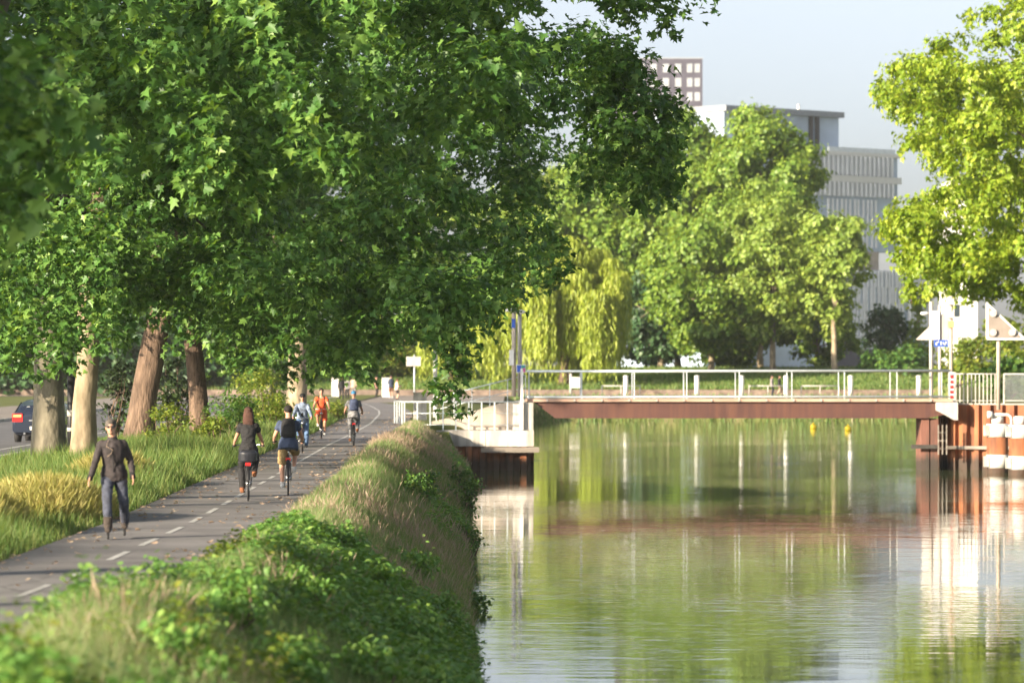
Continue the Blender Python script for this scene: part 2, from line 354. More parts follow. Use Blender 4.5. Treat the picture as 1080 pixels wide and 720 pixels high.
# ------------------------------------------------------------------ the ground
def lerpf(x, xs, ys): return float(np.interp(x, xs, ys))
def path_c(y): return lerpf(y, [0, 30, 54, 70, 102, 141, 160, 190, 225, 244, 272, 285, 310, 340], [-6.6, -6.0, -5.4, -5.3, -5.6, -6.0, -6.05, -6.3, -7.0, -7.6, -9.0, -9.8, -12.5, -17])
def path_h(y): return lerpf(y, [0, 60, 160, 220, 340], [1.45, 1.4, 1.5, 1.75, 1.9])
def bank(y): return lerpf(y, [0, 30, 62, 96, 133, 170, 184.5, 186, 192, 352, 354], [-0.2, -0.4, -0.55, -1.0, -1.35, -1.7, -2.0, -3.3, 0.4, 0.4, 0.4])
def rbank(y): return lerpf(y, [0, 178, 182, 184, 190, 196, 350], [60, 60, 30, 24.3, 21.4, 20.4, 36.5])
def far_z(y): return lerpf(y, [0, 355, 366, 367, 400, 420, 3000], [2.0, 2.0, 2.0, 2.4, 4.1, 4.35, 4.4])
rng0 = np.random.default_rng(5)
rows = [-60, 0, 10, 20] + list(np.arange(24, 184.6, 2.2)) + [184.5, 185.5, 186.5, 188, 190, 192, 194, 196, 199] + list(range(205, 351, 9)) + [352, 354, 357, 362, 366, 367, 372, 380, 390, 400, 420, 480, 600, 900, 1600, 3000]
verts = []; faces = []; ncol = None
for y in rows:
    pc, ph, b = path_c(y), path_h(y), bank(y); l, r = pc - ph, pc + ph
    rb = rbank(y); zl = far_z(y); zr = lerpf(y, [0, 182, 200, 366, 367, 400, 420, 3000], [2.8, 2.8, 2.8, 2.8, 2.8, 4.1, 4.35, 4.4])
    if y >= 357: # land closes behind the basin
        cx = np.linspace(0.4, 36, 5); cz = [zl] * 5 if y > 357 else [1.75] * 5
    else:
        cx = np.array([b + .7, b + 3, (b + rb) / 2, rb - 2, rb - .25]); cz = [-1.6] * 5
    bz = [0.72, 0.45, 0.2, -0.5]
    if 184.9 < y < 357: bz = [1.7, 1.7, 1.7, 1.7]
    if y >= 357: bz = [zl] * 4
    v = r + (b - r)
    mound = 0.03 if y < 184 else 0
    cols = [(-2500, zl), (-400, zl), (-120, zl), (-60, zl), (-30, zl - .04), (-24.2, zl - .1), (-14.2, zl - .1), (-13.6, zl + .02), (-11, zl + .06), (l - 1.2, zl + .03), (l - .15, zl - .02), (l + .1, zl - .05), (r - .1, zl - .05), (r + .15, zl - .02),
            (r + (b - r) * .22, zl + mound), (r + (b - r) * .6, zl - (.72 if y < 184.9 else 0)), (b - .55, bz[0] if y < 357 else zl), (b - .25, bz[1]), (b - .02, bz[2]), (b + .12, bz[3])]
    cols += list(zip(cx, cz)) + [(rb, zr), (rb + 1, zr), (rb + 5, zr), (120, zr), (400, zr), (2500, zr)]
    verts.append([(x, y, z) for x, z in cols])
ncol = len(verts[0]); G = np.array(verts)
me = bpy.data.meshes.new('ground')
me.from_pydata([tuple(p) for row in verts for p in row], [], [(i * ncol + j, i * ncol + j + 1, (i + 1) * ncol + j + 1, (i + 1) * ncol + j) for i in range(len(rows) - 1) for j in range(ncol - 1)])
gm, t_, b_ = newmat('groundmat')   # lawn far away, bare soil under the grass near
geo = t_.nodes.new('ShaderNodeNewGeometry'); n_ = t_.nodes.new('ShaderNodeTexNoise'); n_.inputs['Scale'].default_value = 0.5; n_.inputs['Detail'].default_value = 6
t_.links.new(geo.outputs['Position'], n_.inputs[0])
r_ = _ramp(t_, [(0.3, (0.075, 0.10, 0.028)), (0.55, (0.13, 0.15, 0.045)), (0.75, (0.21, 0.18, 0.09))]); t_.links.new(n_.outputs[0], r_.inputs[0])
t_.links.new(r_.outputs[0], b_.inputs['Base Color']); b_.inputs['Roughness'].default_value = 1; b_.inputs['Specular IOR Level'].default_value = 0.1
tag(link('ground', me, gm), kind='structure')
YS = np.array(rows)
def gz(x, y):
    i = int(np.clip(np.searchsorted(YS, y) - 1, 0, len(rows) - 2)); t = (y - YS[i]) / (YS[i + 1] - YS[i])
    a = np.interp(x, G[i, :, 0], G[i, :, 2]); b = np.interp(x, G[i + 1, :, 0], G[i + 1, :, 2]); return a * (1 - t) + b * t

def strip(name, fl, fr, ys, z, material, kind='structure'):
    vs = []; 
    for y in ys:
        zz = z(y) if callable(z) else z
        vs += [(fl(y), y, zz), (fr(y), y, zz)]
    fs = [(2 * i, 2 * i + 1, 2 * i + 3, 2 * i + 2) for i in range(len(ys) - 1)]
    me = bpy.data.meshes.new(name); me.from_pydata(vs, [], fs)
    return tag(link(name, me, material), kind=kind)
ysp = list(np.arange(10, 341, 3.0))
strip('cycle_path', lambda y: path_c(y) - path_h(y), lambda y: path_c(y) + path_h(y), ysp, 2.0, M['asphalt'])
bm = bmesh.new()
y = 12.0
while y < 300:
    dl = 2.6 if y < 112 else (300 - y)
    n = max(1, int(dl / 2))
    for k in range(n):
        a, b2 = y + dl * k / n, y + dl * (k + 1) / n
        va = [bm.verts.new((path_c(q) + s * .06, q, 2.005)) for q, s in ((a, -.8), (a, .8), (b2, .8), (b2, -.8))]
        bm.faces.new(va)
    y += dl + 1.9
tag(obj('path_markings', bm, M['paint']), kind='structure')
strip('road', lambda y: -24, lambda y: -14.4, list(range(20, 341, 8)), 1.96, M['road'])
bm = bmesh.new()
for x in (-16.0,):
    y = 40
    while y < 330:
        vs = [bm.verts.new(p) for p in ((x - .07, y, 1.965), (x + .07, y, 1.965), (x + .07, y + 60, 1.965), (x - .07, y + 60, 1.965))]; bm.faces.new(vs); y += 60.0
tag(obj('road_markings', bm, M['paint']), kind='structure')
bm = bmesh.new(); box(bm, -14.4, -14.2, 20, 340, 1.7, 2.08); box(bm, -24.2, -24.0, 20, 340, 1.7, 2.08)
tag(obj('kerb', bm, M['concrete']), kind='structure')
strip('pavement', lambda y: -31, lambda y: -24.2, list(range(20, 341, 8)), 2.07, M['paving'])
strip('promenade', lambda y: -60, lambda y: 60, [357.5, 365.6], 2.006, M['paving'])
strip('plaza', lambda y: -24, lambda y: -0.6, [297, 310, 330, 357], 2.004, M['paving'])

# ------------------------------------------------------------------ the water
wm, wt, wb = newmat('watermat')
wb.inputs['Base Color'].default_value = (0.10, 0.12, 0.05, 1); wb.inputs['Roughness'].default_value = 0.03; wb.inputs['IOR'].default_value = 1.33
geo = wt.nodes.new('ShaderNodeNewGeometry')
def wn(scale, sx, sy, det=2):
    mp = wt.nodes.new('ShaderNodeMapping'); mp.inputs['Scale'].default_value = (sx, sy, 1)
    n = wt.nodes.new('ShaderNodeTexNoise'); n.inputs['Scale'].default_value = scale; n.inputs['Detail'].default_value = det
    wt.links.new(geo.outputs['Position'], mp.inputs[0]); wt.links.new(mp.outputs[0], n.inputs[0]); return n
def wmath(op, a, b):
    m_ = wt.nodes.new('ShaderNodeMath'); m_.operation = op
    for i, q in enumerate((a, b)):
        if isinstance(q, (int, float)): m_.inputs[i].default_value = q
        else: wt.links.new(q, m_.inputs[i])
    return m_.outputs[0]
fine = wn(1.0, 1.1, 2.4, 3); broad = wn(1.0, 0.22, 0.5, 2); patch = wn(1.0, 0.05, 0.035, 3)
pr = _ramp(wt, [(0.44, (0.18,) * 3), (0.60, (1,) * 3)]); wt.links.new(patch.outputs[0], pr.inputs[0])
h1 = wmath('MULTIPLY', wmath('MULTIPLY', fine.outputs[0], pr.outputs[0]), 0.012)
h2 = wmath('MULTIPLY', broad.outputs[0], 0.0065)
bp = wt.nodes.new('ShaderNodeBump'); bp.inputs['Distance'].default_value = 1.0; bp.inputs['Strength'].default_value = 1.0
wt.links.new(wmath('ADD', h1, h2), bp.inputs['Height']); wt.links.new(bp.outputs[0], wb.inputs['Normal'])
me = bpy.data.meshes.new('canal_water'); me.from_pydata([(-9, -50, 0), (62, -50, 0), (62, 360, 0), (-9, 360, 0)], [], [(0, 1, 2, 3)])
tag(link('canal_water', me, wm), kind='structure')

# ------------------------------------------------------------------ bridge and quays
def rail_panel(bm, p0, p1, z0, z1, post=0.02, n=None, step=1.0, top=0.028, mid=True):
    p0 = Vector(p0); p1 = Vector(p1); L = (p1 - p0).length; n = n or max(1, round(L / step))
    for i in range(n + 1):
        q = p0.lerp(p1, i / n); box(bm, q.x - post, q.x + post, q.y - post, q.y + post, z0, z1)
    tube(bm, [(p0.x, p0.y, z1 + top * .6), (p1.x, p1.y, z1 + top * .6)], top, 8)
    if mid: tube(bm, [(p0.x, p0.y, z0 + .12), (p1.x, p1.y, z0 + .12)], top * .7, 6)
def net(bm, p0, p1, z0, z1, cell=0.14, w=0.004):
    p0 = Vector((p0[0], p0[1], 0)); p1 = Vector((p1[0], p1[1], 0)); L = (p1 - p0).length; d = (p1 - p0) / L; H = z1 - z0
    s = -H
    while s < L:
        for sg in (1, -1):
            a0, b0 = (s, z0), (s + H, z1)
            if sg < 0: a0, b0 = (s, z1), (s + H, z0)
            (u0, v0), (u1, v1) = a0, b0
            if u0 < 0: v0 += (v1 - v0) * (-u0) / (u1 - u0); u0 = 0
            if u1 > L: v1 = v0 + (v1 - v0) * (L - u0) / (u1 - u0); u1 = L
            if u1 - u0 < .02: continue
            A = p0 + d * u0; B = p0 + d * u1
            tube(bm, [(A.x, A.y, v0), (B.x, B.y, v1)], w, 3, cap=False)
        s += cell
br = thing('footbridge', 'low footbridge with a dark red steel girder and a pale steel railing across the canal', 'bridge', (10, 188.5, 2.3))
def P(name, bm, m, par, **k):
    o = obj(name, bm, m, None, **k); o.parent = par; o.matrix_parent_inverse = Matrix.Translation(par.location).inverted(); return o
bm = bmesh.new()
for y in (186.9, 189.8):
    prism(bm, [(.95, y, 2.98), (1.9, y, 2.28), (18.2, y, 2.28), (19.0, y, 2.45), (19.0, y, 2.98)], (0, .32, 0))
for x in np.arange(2.4, 18.5, 2.0): box(bm, x, x + .12, 187.25, 189.75, 2.5, 2.9)
P('girder', bm, M['girder'], br)
bm = bmesh.new(); box(bm, .6, 19.3, 186.72, 190.3, 3.0, 3.13); P('deck', bm, M['deck'], br)
for x in np.arange(1.5, 19, 1.2):
    bm = bmesh.new(); box(bm, x, x + .07, 186.66, 186.718, 3.02, 3.11); P('bracket', bm, M['offwhite'], br)
for y in (186.8, 190.2):
    bm = bmesh.new()
    tube(bm, [(.65, y, 4.33), (19.2, y, 4.36)], .055, 8)
    tube(bm, [(.65, y, 3.2), (19.2, y, 3.22)], .035, 6)
    for i in range(9):
        x = .75 + i * 2.3
        box(bm, x - .025, x + .025, y - .02, y + .02, 3.13, 4.32)
    rl = P('railing', bm, M['steel'], br)
    for i in range(8):
        x = 1.8 + i * 2.3; bm = bmesh.new(); tube(bm, [(x, y + .04, 3.16), (x + .95, y + .04, 4.3)], .035, 6)
        o = obj('strut', bm, M['white']); o.parent = rl; o.matrix_parent_inverse = rl.matrix_parent_inverse
    bm = bmesh.new(); net(bm, (.7, y), (19.1, y), 3.2, 4.3); o = obj('wire_net', bm, M['steel']); o.parent = rl; o.matrix_parent_inverse = rl.matrix_parent_inverse

ab = thing('bridge_abutment', 'grey concrete abutment on rusty sheet piles under the tree side end of the footbridge', 'abutment', (-1, 188, 0))
bm = bmesh.new(); box(bm, 0.0, .93, 186.55, 190.6, 1.76, 2.97); P('block', bm, M['concrete'], ab)
bm = bmesh.new(); box(bm, -3.3, -1.16, 186.3, 190.6, 1.06, 1.75); box(bm, -1.14, .95, 186.3, 190.6, 1.06, 1.75); P('slab', bm, M['concrete'], ab)
bm = bmesh.new(); box(bm, -1.35, 1.18, 185.95, 186.28, .80, 1.03); P('fender_beam', bm, M['wood'], ab)
def sheet(bm, p0, p1, z0, z1, pitch=.6, dep=.16):
    p0 = Vector((p0[0], p0[1], 0)); p1 = Vector((p1[0], p1[1], 0)); L = (p1 - p0).length; d = (p1 - p0) / L; nrm = Vector((d.y, -d.x, 0))
    prof = []; s = 0; k = 0
    while s < L:
        o_ = dep if k % 2 == 0 else 0
        prof += [p0 + d * s + nrm * o_, p0 + d * min(L, s + pitch * .38) + nrm * o_]; s += pitch * .5; k += 1
    low = [bm.verts.new((p.x, p.y, z0)) for p in prof]; hi = [bm.verts.new((p.x, p.y, z1)) for p in prof]
    back_l = [bm.verts.new((p.x - nrm.x * .2, p.y - nrm.y * .2, z0)) for p in prof]; back_h = [bm.verts.new((p.x - nrm.x * .2, p.y - nrm.y * .2, z1)) for p in prof]
    for i in range(len(prof) - 1):
        bm.faces.new((low[i], low[i + 1], hi[i + 1], hi[i])); bm.faces.new((hi[i], hi[i + 1], back_h[i + 1], back_h[i]))
        bm.faces.new((back_l[i + 1], back_l[i], back_h[i], back_h[i + 1]))
bm = bmesh.new(); sheet(bm, (-2.6, 186.5), (.8, 186.5), -1.5, 1.055); sheet(bm, (.8, 186.5), (.8, 190), -1.5, 1.055); P('sheet_pile', bm, M['rust'], ab)
rp = thing('quay_railing', 'silvery post railing along the concrete slab before the footbridge', 'railing', (-2, 186.6, 1.76))
bm = bmesh.new(); rail_panel(bm, (-4.7, 186.4, 0), (.36, 186.4, 0), 1.755, 2.98, .03, n=9, mid=False)
tube(bm, [(-4.7, 186.4, 2.0), (.36, 186.4, 2.0)], .018, 6); tube(bm, [(-4.7, 186.4, 2.5), (.36, 186.4, 2.5)], .014, 6); rail_panel(bm, (-4.7, 186.4, 0), (-5.3, 192.5, 0), 1.9, 2.98, .028, n=4, mid=False)
P('post_and_rail', bm, M['steel'], rp)
bm = bmesh.new(); box(bm, .37, .49, 186.35, 186.47, 1.78, 4.4); tube(bm, [(.43, 186.41, 4.4), (.43, 186.41, 4.46)], .05, 8)
tag(obj('railing_end_post', bm, M['white']), 'tall white steel post where the quay railing meets the footbridge railing', 'post')
bm = bmesh.new(); prism(bm, [(-3.6, 189.0, 1.6), (.02, 189.0, 1.6), (.02, 189.0, 2.95), (-.6, 189.0, 2.9), (-2.4, 189.0, 2.35), (-3.6, 189.0, 2.1)], (0, .25, 0))
tag(obj('ramp_wall', bm, M['palecon']), 'pale beige sloping parapet wall of the ramp behind the quay railing', 'wall')
bm = bmesh.new(); prism(bm, [(-3.6, 189.3, 1.6), (.6, 189.3, 1.6), (.6, 189.3, 3.1), (-.6, 189.3, 2.85), (-3.6, 189.3, 2.02)], (0, 2.2, 0))
tag(obj('bridge_ramp', bm, M['concrete']), kind='structure')
rr = thing('ramp_railing', 'thin steel railing on the far side of the ramp behind the lamp mast', 'railing', (-2, 192, 2))
bm = bmesh.new()
for i in range(6):
    x = -3.4 + i * .8; z = 2.0 + max(0, i) * .2; box(bm, x - .02, x + .02, 191.3, 191.34, z, z + 1.15)
tube(bm, [(-3.4, 191.32, 3.15), (.6, 191.32, 4.15)], .03, 6); tube(bm, [(-3.4, 191.32, 2.6), (.6, 191.32, 3.6)], .02, 6)
P('post_and_rail', bm, M['steel'], rr)

# right quay
rq = thing('sheet_pile_quay', 'rust orange corrugated sheet pile quay wall beside the two striped mooring piles', 'quay wall', (22, 186, 0))
bm = bmesh.new(); sheet(bm, (19.25, 190.8), (19.4, 188.0), -1.5, 2.85, .62, .2); sheet(bm, (19.4, 188.0), (30.5, 182.4), -1.5, 2.85, .55, .22); P('sheet_pile', bm, M['rust'], rq)
bm = bmesh.new(); box(bm, 19.2, 30, 188.2, 196, 2.7, 2.86); prism(bm, [(19.6, 188.15, 2.862), (30.6, 182.65, 2.862), (30.6, 189, 2.862), (20.0, 189, 2.862)], (0, 0, .06)); P('coping', bm, M['palecon'], rq)
bm = bmesh.new(); prism(bm, [(19.1, 187.3, .92), (19.6, 187.45, .92), (22.3, 186.1, .92), (22.4, 186.35, .92), (19.7, 187.7, .92), (19.15, 187.7, .92)], (0, 0, .14)); P('waler', bm, M['wood'], rq)
rb_ = thing('bridge_pier', 'dark rusty pier with a pale bearing block under the mooring pile end of the footbridge', 'pier', (18.5, 188, 0))
bm = bmesh.new()
for x in (17.95, 18.35): box(bm, x, x + .34, 187.1, 189.6, -1.5, 2.25)
P('pile', bm, M['rustdark'], rb_)
bm = bmesh.new(); box(bm, 17.5, 18.6, 186.75, 187.08, .95, 1.12); P('fender_beam', bm, M['darkwood'], rb_)
bm = bmesh.new(); prism(bm, [(18.55, 186.6, 2.62), (18.9, 186.6, 2.45), (19.35, 186.6, 2.2), (19.5, 186.6, 2.2), (19.5, 186.6, 2.98), (18.55, 186.6, 2.98)], (0, 3.8, 0)); P('bearing_block', bm, M['offwhite'], rb_)
ld = thing('quay_ladder', 'narrow pale steel ladder fixed to the dark pier down to the water', 'ladder', (18.9, 186.8, 0))
bm = bmesh.new()
for x in (18.62, 18.8, 18.98): box(bm, x, x + .05, 186.6, 186.66, .7, 2.0)
for z in (.95, 1.3, 1.65): tube(bm, [(18.64, 186.63, z), (19.01, 186.63, z)], .02, 6)
P('rail_and_rung', bm, M['wood'], ld)
for i, (px, d, lab) in enumerate(((1052, 182.5, 'brown steel mooring pile with two white bands, the one under the bent white pipe'), (1075.5, 179.5, 'brown steel mooring pile with two white bands, the one at the edge of the photo'))):
    x = (px - 540) * d / F; mp = thing('mooring_pile', lab, 'mooring pile', (x, d, 0), 0, 'banded mooring piles')
    bm = bmesh.new(); tube(bm, [(0, 0, -1.5), (0, 0, 2.12)], .46, 28); obj('shaft', bm, M['rust'], mp)
    for z0 in (.22, 1.54):
        bm = bmesh.new(); tube(bm, [(0, 0, z0), (0, 0, z0 + .56)], .475, 28)
        o = obj('white_band', bm, M['white'], mp)
        bm = bmesh.new(); box(bm, -.62, -.40, -.34, -.12, z0 + .05, z0 + .5); obj('bracket', bm, M['concrete'], o)
    bm = bmesh.new(); tube(bm, [(0, 0, 2.12), (0, 0, 2.42), (0, 0, 2.46)], [.26, .26, .2], 20); obj('cap', bm, M['white'], mp)
bm = bmesh.new(); a = at(1044, 437, 182.2)
tube(bm, [a, a + Vector((.75, 0, 0)), a + Vector((.88, 0, -.08)), a + Vector((.92, 0, -.2)), a + Vector((.92, 0, -.62))], .06, 10); disc(bm, a, (1, 0, 0), .15, .22, 14)
tag(obj('bent_pipe', bm, M['white']), 'bent white pipe with a round flange over the banded mooring pile', 'pipe')
rf = thing('quay_railing', 'pale upright bar railing on the rusty quay between the footbridge and the triangular signal', 'railing', (21, 187, 2.86))
bm = bmesh.new()
rail_panel(bm, (19.45, 190.1, 0), (19.6, 188.5, 0), 2.9, 4.25, .022, n=8)
rail_panel(bm, (19.6, 188.4, 0), (21.4, 187.5, 0), 2.92, 4.2, .022, n=11); P('bar_panel', bm, M['offwhite'], rf)
rf2 = thing('quay_railing', 'pale wire mesh railing on the rusty quay at the edge of the photo', 'railing', (23, 186, 2.86))
bm = bmesh.new(); rail_panel(bm, (21.6, 187.4, 0), (27, 184.7, 0), 2.92, 4.2, .03, n=5); o = P('post_and_rail', bm, M['offwhite'], rf2)
bm = bmesh.new(); net(bm, (21.6, 187.4), (27, 184.7), 3.0, 4.2, .12, .006); P('wire_net', bm, M['steel'], rf2)
bm = bmesh.new()
for k in range(5): box(bm, 19.22 + .005 * k, 19.38 - .005 * k, 187.25, 187.3, 3.15 + k * .22, 3.27 + k * .22, 1)
box(bm, 19.2, 19.4, 187.3, 187.34, 3.12, 4.3, 0)
tag(obj('warning_board', bm, [M['white'], M['glassred']]), 'narrow red and white striped warning board at the end of the bridge railing', 'sign')

# signals and masts
def rtri(cx, cz, w, h, y, r=.12, flip=1, inset=0.0):
    """right triangle, rounded: corners bottom-left, bottom-right, top-left"""
    c = [(0 + inset, 0 + inset), (w - inset * 2.4, 0 + inset), (0 + inset, h - inset * 2.4)]
    out = []
    for i in range(3):
        p = Vector(c[i]); a = Vector(c[i - 1]); b = Vector(c[(i + 1) % 3]); u = (a - p).normalized() * r; v = (b - p).normalized() * r
        for t in (0, .25, .5, .75, 1): q = (p + u) * (1 - t) ** 2 + p * 2 * t * (1 - t) + (p + v) * t * t; out.append(q)
    return [(cx + flip * q.x, y, cz + q.y) for q in out]
ts = thing('triangle_signal', 'three lamp triangular signal with brown face and white rim over the rusty quay', 'signal', at(1053, 428, 184.5))
bx = at(1040, 358.5, 184.5); W = 1.78; H_ = 1.68
bm = bmesh.new(); tube(bm, [at(1053, 432, 184.7), at(1053, 340, 184.7)], .085, 12); P('pole', bm, M['palecon'], ts)
bm = bmesh.new(); prism(bm, rtri(bx.x, bx.z, W, H_, 184.5), (0, .08, 0)); P('rim', bm, M['white'], ts)
bm = bmesh.new(); prism(bm, rtri(bx.x, bx.z, W, H_, 184.47, inset=.1), (0, .06, 0)); P('face', bm, M['brownface'], ts)
for (px, py) in ((1047.5, 330.5), (1047.5, 350.5), (1067.5, 350.5)):
    c = at(px, py, 184.44); bm = bmesh.new(); disc(bm, c, (0, 1, 0), .15, .14, 18); o = P('lamp', bm, M['offwhite'], ts)
    bm = bmesh.new(); ell(bm, c + Vector((0, -.06, 0)), (.115, .06, .115), 14, 8); g = obj('lens', bm, M['amber']); g.parent = o; g.matrix_parent_inverse = o.matrix_parent_inverse
ts2 = thing('triangle_signal', 'grey white back of a triangular bridge signal among the masts at the bridge end', 'signal', at(992, 420, 190))
b2 = at(1005, 358.5, 190.1)
bm = bmesh.new(); prism(bm, rtri(b2.x, b2.z, 1.68, 1.6, 190.1, flip=-1), (0, .08, 0)); P('back_plate', bm, M['offwhite'], ts2)
bm = bmesh.new(); box(bm, b2.x - .95, b2.x - .6, 190.0, 190.1, b2.z + .02, b2.z + 1.3); P('bracket', bm, M['white'], ts2)
bm = bmesh.new(); tube(bm, [at(991, 421, 190.3), at(991, 322, 190.3)], .07, 10); P('pole', bm, M['concrete'], ts2)
bm = bmesh.new(); tube(bm, [at(982, 420, 191), at(982, 318, 191)], .085, 10); mA = thing('signal_mast', 'grey steel mast with a white floodlight arm beside the signal back plate', 'mast', at(982, 420, 191)); P('pole', bm, M['concrete'], mA)
bm = bmesh.new(); tube(bm, [at(982, 330, 191), at(975, 330, 191)], .03, 6); ell(bm, at(975, 330.5, 191), (.2, .12, .09)); P('floodlight', bm, M['white'], mA)
bm = bmesh.new(); tube(bm, [at(1003, 424, 187.6), at(1003, 312, 187.6)], .08, 10); mB = thing('signal_mast', 'beige steel mast with small lamp boxes standing at the corner of the rusty quay', 'mast', at(1003, 424, 187.6)); P('pole', bm, M['palecon'], mB)
for py in (318, 332, 342):
    bm = bmesh.new(); c = at(1003, py, 187.45); box(bm, c.x - .13, c.x + .13, c.y - .1, c.y + .1, c.z - .14, c.z + .14); P('lamp_box', bm, M['offwhite' if py < 340 else 'amber'], mB)
bs = thing('information_sign', 'small blue sign with white marks under the triangular signal back plate', 'sign', at(992, 362, 189.9))
bm = bmesh.new(); a = at(985, 365.5, 189.9); box(bm, a.x, a.x + .62, 189.85, 189.9, a.z, a.z + .3); P('panel', bm, M['blue'], bs)
bm = bmesh.new()
for (u, w, z0, z1) in ((.07, .06, .07, .23), (.07, .16, .19, .23), (.29, .05, .07, .23), (.39, .16, .07, .11), (.39, .05, .07, .2), (.5, .05, .07, .23)): box(bm, a.x + u, a.x + u + w, 189.835, 189.848, a.z + z0, a.z + z1)
P('lettering', bm, M['white'], bs)

lm = thing('lamp_mast', 'tall pale mast with two white camera heads beside the bridge end', 'mast', (.12, 188.2, 3))
bm = bmesh.new(); tube(bm, [at(542, 418, 188.2), at(542, 323, 188.2)], .10, 12); P('pole', bm, M['palecon'], lm)
bm = bmesh.new(); tube(bm, [at(548, 418, 188.6), at(548, 328, 188.6)], .09, 12); P('second_pole', bm, M['concrete'], lm)
for px, s in ((536.5, -1), (549.5, 1)):
    bm = bmesh.new(); c = at(px, 327 if s < 0 else 329, 188.1); ell(bm, c, (.21, .14, .09)); tube(bm, [c, at(542, 328, 188.1)], .03, 6); P('camera_head', bm, M['white'], lm)
bm = bmesh.new(); c = at(539.5, 377, 188.05); box(bm, c.x - .1, c.x + .1, c.y - .08, c.y + .08, c.z - .34, c.z + .34); P('control_box', bm, M['white'], lm)
bm = bmesh.new(); c = at(541.5, 341, 188.05); box(bm, c.x - .08, c.x + .08, c.y - .05, c.y, c.z - .2, c.z + .2); P('blue_plate', bm, M['blue'], lm)
sg = thing('poster_sign', 'small square blue and magenta sign with a white edge beside the bridge mast', 'sign', at(549, 389, 187.9))
bm = bmesh.new(); a = at(544.5, 393, 187.9); box(bm, a.x, a.x + .42, 187.88, 187.92, a.z, a.z + .36); P('panel', bm, M['white'], sg)
bm = bmesh.new(); box(bm, a.x + .03, a.x + .22, 187.86, 187.878, a.z + .03, a.z + .33); P('blue_field', bm, M['blue'], sg)
M['magenta'] = mat('magenta', (.45, .05, .22), .5); M['teal'] = mat('teal', (.04, .28, .28), .5)
bm = bmesh.new(); box(bm, a.x + .23, a.x + .39, 187.86, 187.878, a.z + .03, a.z + .2); P('magenta_field', bm, M['magenta'], sg)
bm = bmesh.new(); box(bm, a.x + .23, a.x + .39, 187.86, 187.878, a.z + .21, a.z + .33); P('teal_field', bm, M['teal'], sg)
bm = bmesh.new(); tube(bm, [at(459, 440, 200), at(459, 322, 200)], .1, 10); lp = thing('lamp_post', 'white lamp post half hidden by the hanging plane leaves', 'lamp post', at(459, 440, 200)); P('pole', bm, M['white'], lp)
bm = bmesh.new(); c = at(459, 321, 200); ell(bm, c, (.3, .2, .12)); P('lamp_head', bm, M['white'], lp)
st = thing('street_sign', 'plain grey sign board on a thin post beside the end of the cycle path', 'sign', at(436, 432, 235))
bm = bmesh.new(); tube(bm, [at(437, 431, 235), at(437, 374, 235)], .045, 8); P('post', bm, M['steel'], st)
bm = bmesh.new(); a = at(428.5, 386, 234.9); box(bm, a.x, a.x + .8, 234.85, 234.9, a.z, a.z + .52); P('board', bm, M['offwhite'], st)
pc_ = thing('control_cabinet', 'pale grey concrete cabinet behind the quay railing beside the cycle path', 'cabinet', at(441, 446, 204))
bm = bmesh.new(); a = at(436, 447, 204); box(bm, a.x, a.x + .62, 204, 204.6, 1.95, 3.25); P('body', bm, M['concrete'], pc_)
bm = bmesh.new(); box(bm, a.x - .03, a.x + .65, 203.96, 204.64, 3.252, 3.31); P('lid', bm, M['palecon'], pc_)

# far promenade
bm = bmesh.new(); box(bm, -60, 40, 365.75, 366.4, 1.8, 2.5); tag(obj('retaining_wall', bm, M['stone']), 'long low reddish stone retaining wall below the far lawn', 'wall')
boll = None
for i, (px, lab) in enumerate(((660, 'white bollard before the drooping willow'), (735, 'white bollard before the dark gap beside the willow'), (782, 'white bollard before the slim pale tree trunks'), (829, 'white bollard next to the two people across the water'), (897, 'white bollard beyond the two yellow buoys'), (969, 'white bollard close to the masts at the quay end'))):
    p = at(px, 0, 359.5); p.z = 2.0
    lab += ' on the far bank'
    if boll is None:
        boll = thing('bollard', lab, 'bollard', p, 0, 'white bollards along the far bank')
        bm = bmesh.new(); tube(bm, [(0, 0, -.1), (0, 0, 1.55)], .2, 14); obj('post', bm, M['white'], boll)
        bm = bmesh.new(); tube(bm, [(0, 0, 1.55), (0, 0, 1.68), (0, 0, 1.74)], [.22, .22, .12], 14); obj('cap', bm, M['white'], boll)
    else: dup(boll, p, 0, lab)
rg = None
for x0, lab in ((635, 'low white frame rail beside the willow bollard on the far bank'), (790, 'low white frame rail before the slim trunks on the far bank'), (845, 'low white frame rail right of the two people on the far bank')):
    p = at(x0, 0, 360.5); p.z = 2.0
    if rg is None:
        rg = thing('frame_rail', lab, 'rail', p, 0, 'low white frame rails on the far bank'); bm = bmesh.new()
        for k in range(3): tube(bm, [(k * 1.6, 0, 0), (k * 1.6, 0, .85)], .045, 8)
        tube(bm, [(-.04, 0, .85), (3.24, 0, .85)], .05, 8); obj('frame', bm, M['offwhite'], rg)
    else: dup(rg, p, 0, lab)
sb = thing('signal_cabinet', 'white signal box on a post behind the first bay of the bridge railing', 'signal', at(605, 420, 330))
bm = bmesh.new(); a = at(602, 0, 358.6); tube(bm, [(a.x, 358.6, 1.9), (a.x, 358.6, 3.9)], .12, 10); P('post', bm, M['offwhite'], sb)
bm = bmesh.new(); box(bm, a.x + .05, a.x + .75, 358.3, 358.9, 2.7, 3.6); P('box', bm, M['white'], sb)
for px, py, d, lab in ((858, 452, 310, 'yellow buoy nearer the open middle of the water'), (894.5, 456, 300, 'yellow buoy nearer the dark pier')):
    p = at(px, 0, d); p.z = 0; by = thing('buoy', lab, 'buoy', p, 0, 'yellow buoys beyond the footbridge')
    bm = bmesh.new(); ell(bm, (0, 0, .12), (.24, .24, .24), 16, 10); obj('float', bm, M['yellow'], by)
    bm = bmesh.new(); tube(bm, [(0, 0, .34), (0, 0, .44)], .06, 8); obj('eye', bm, M['yellow'], by)

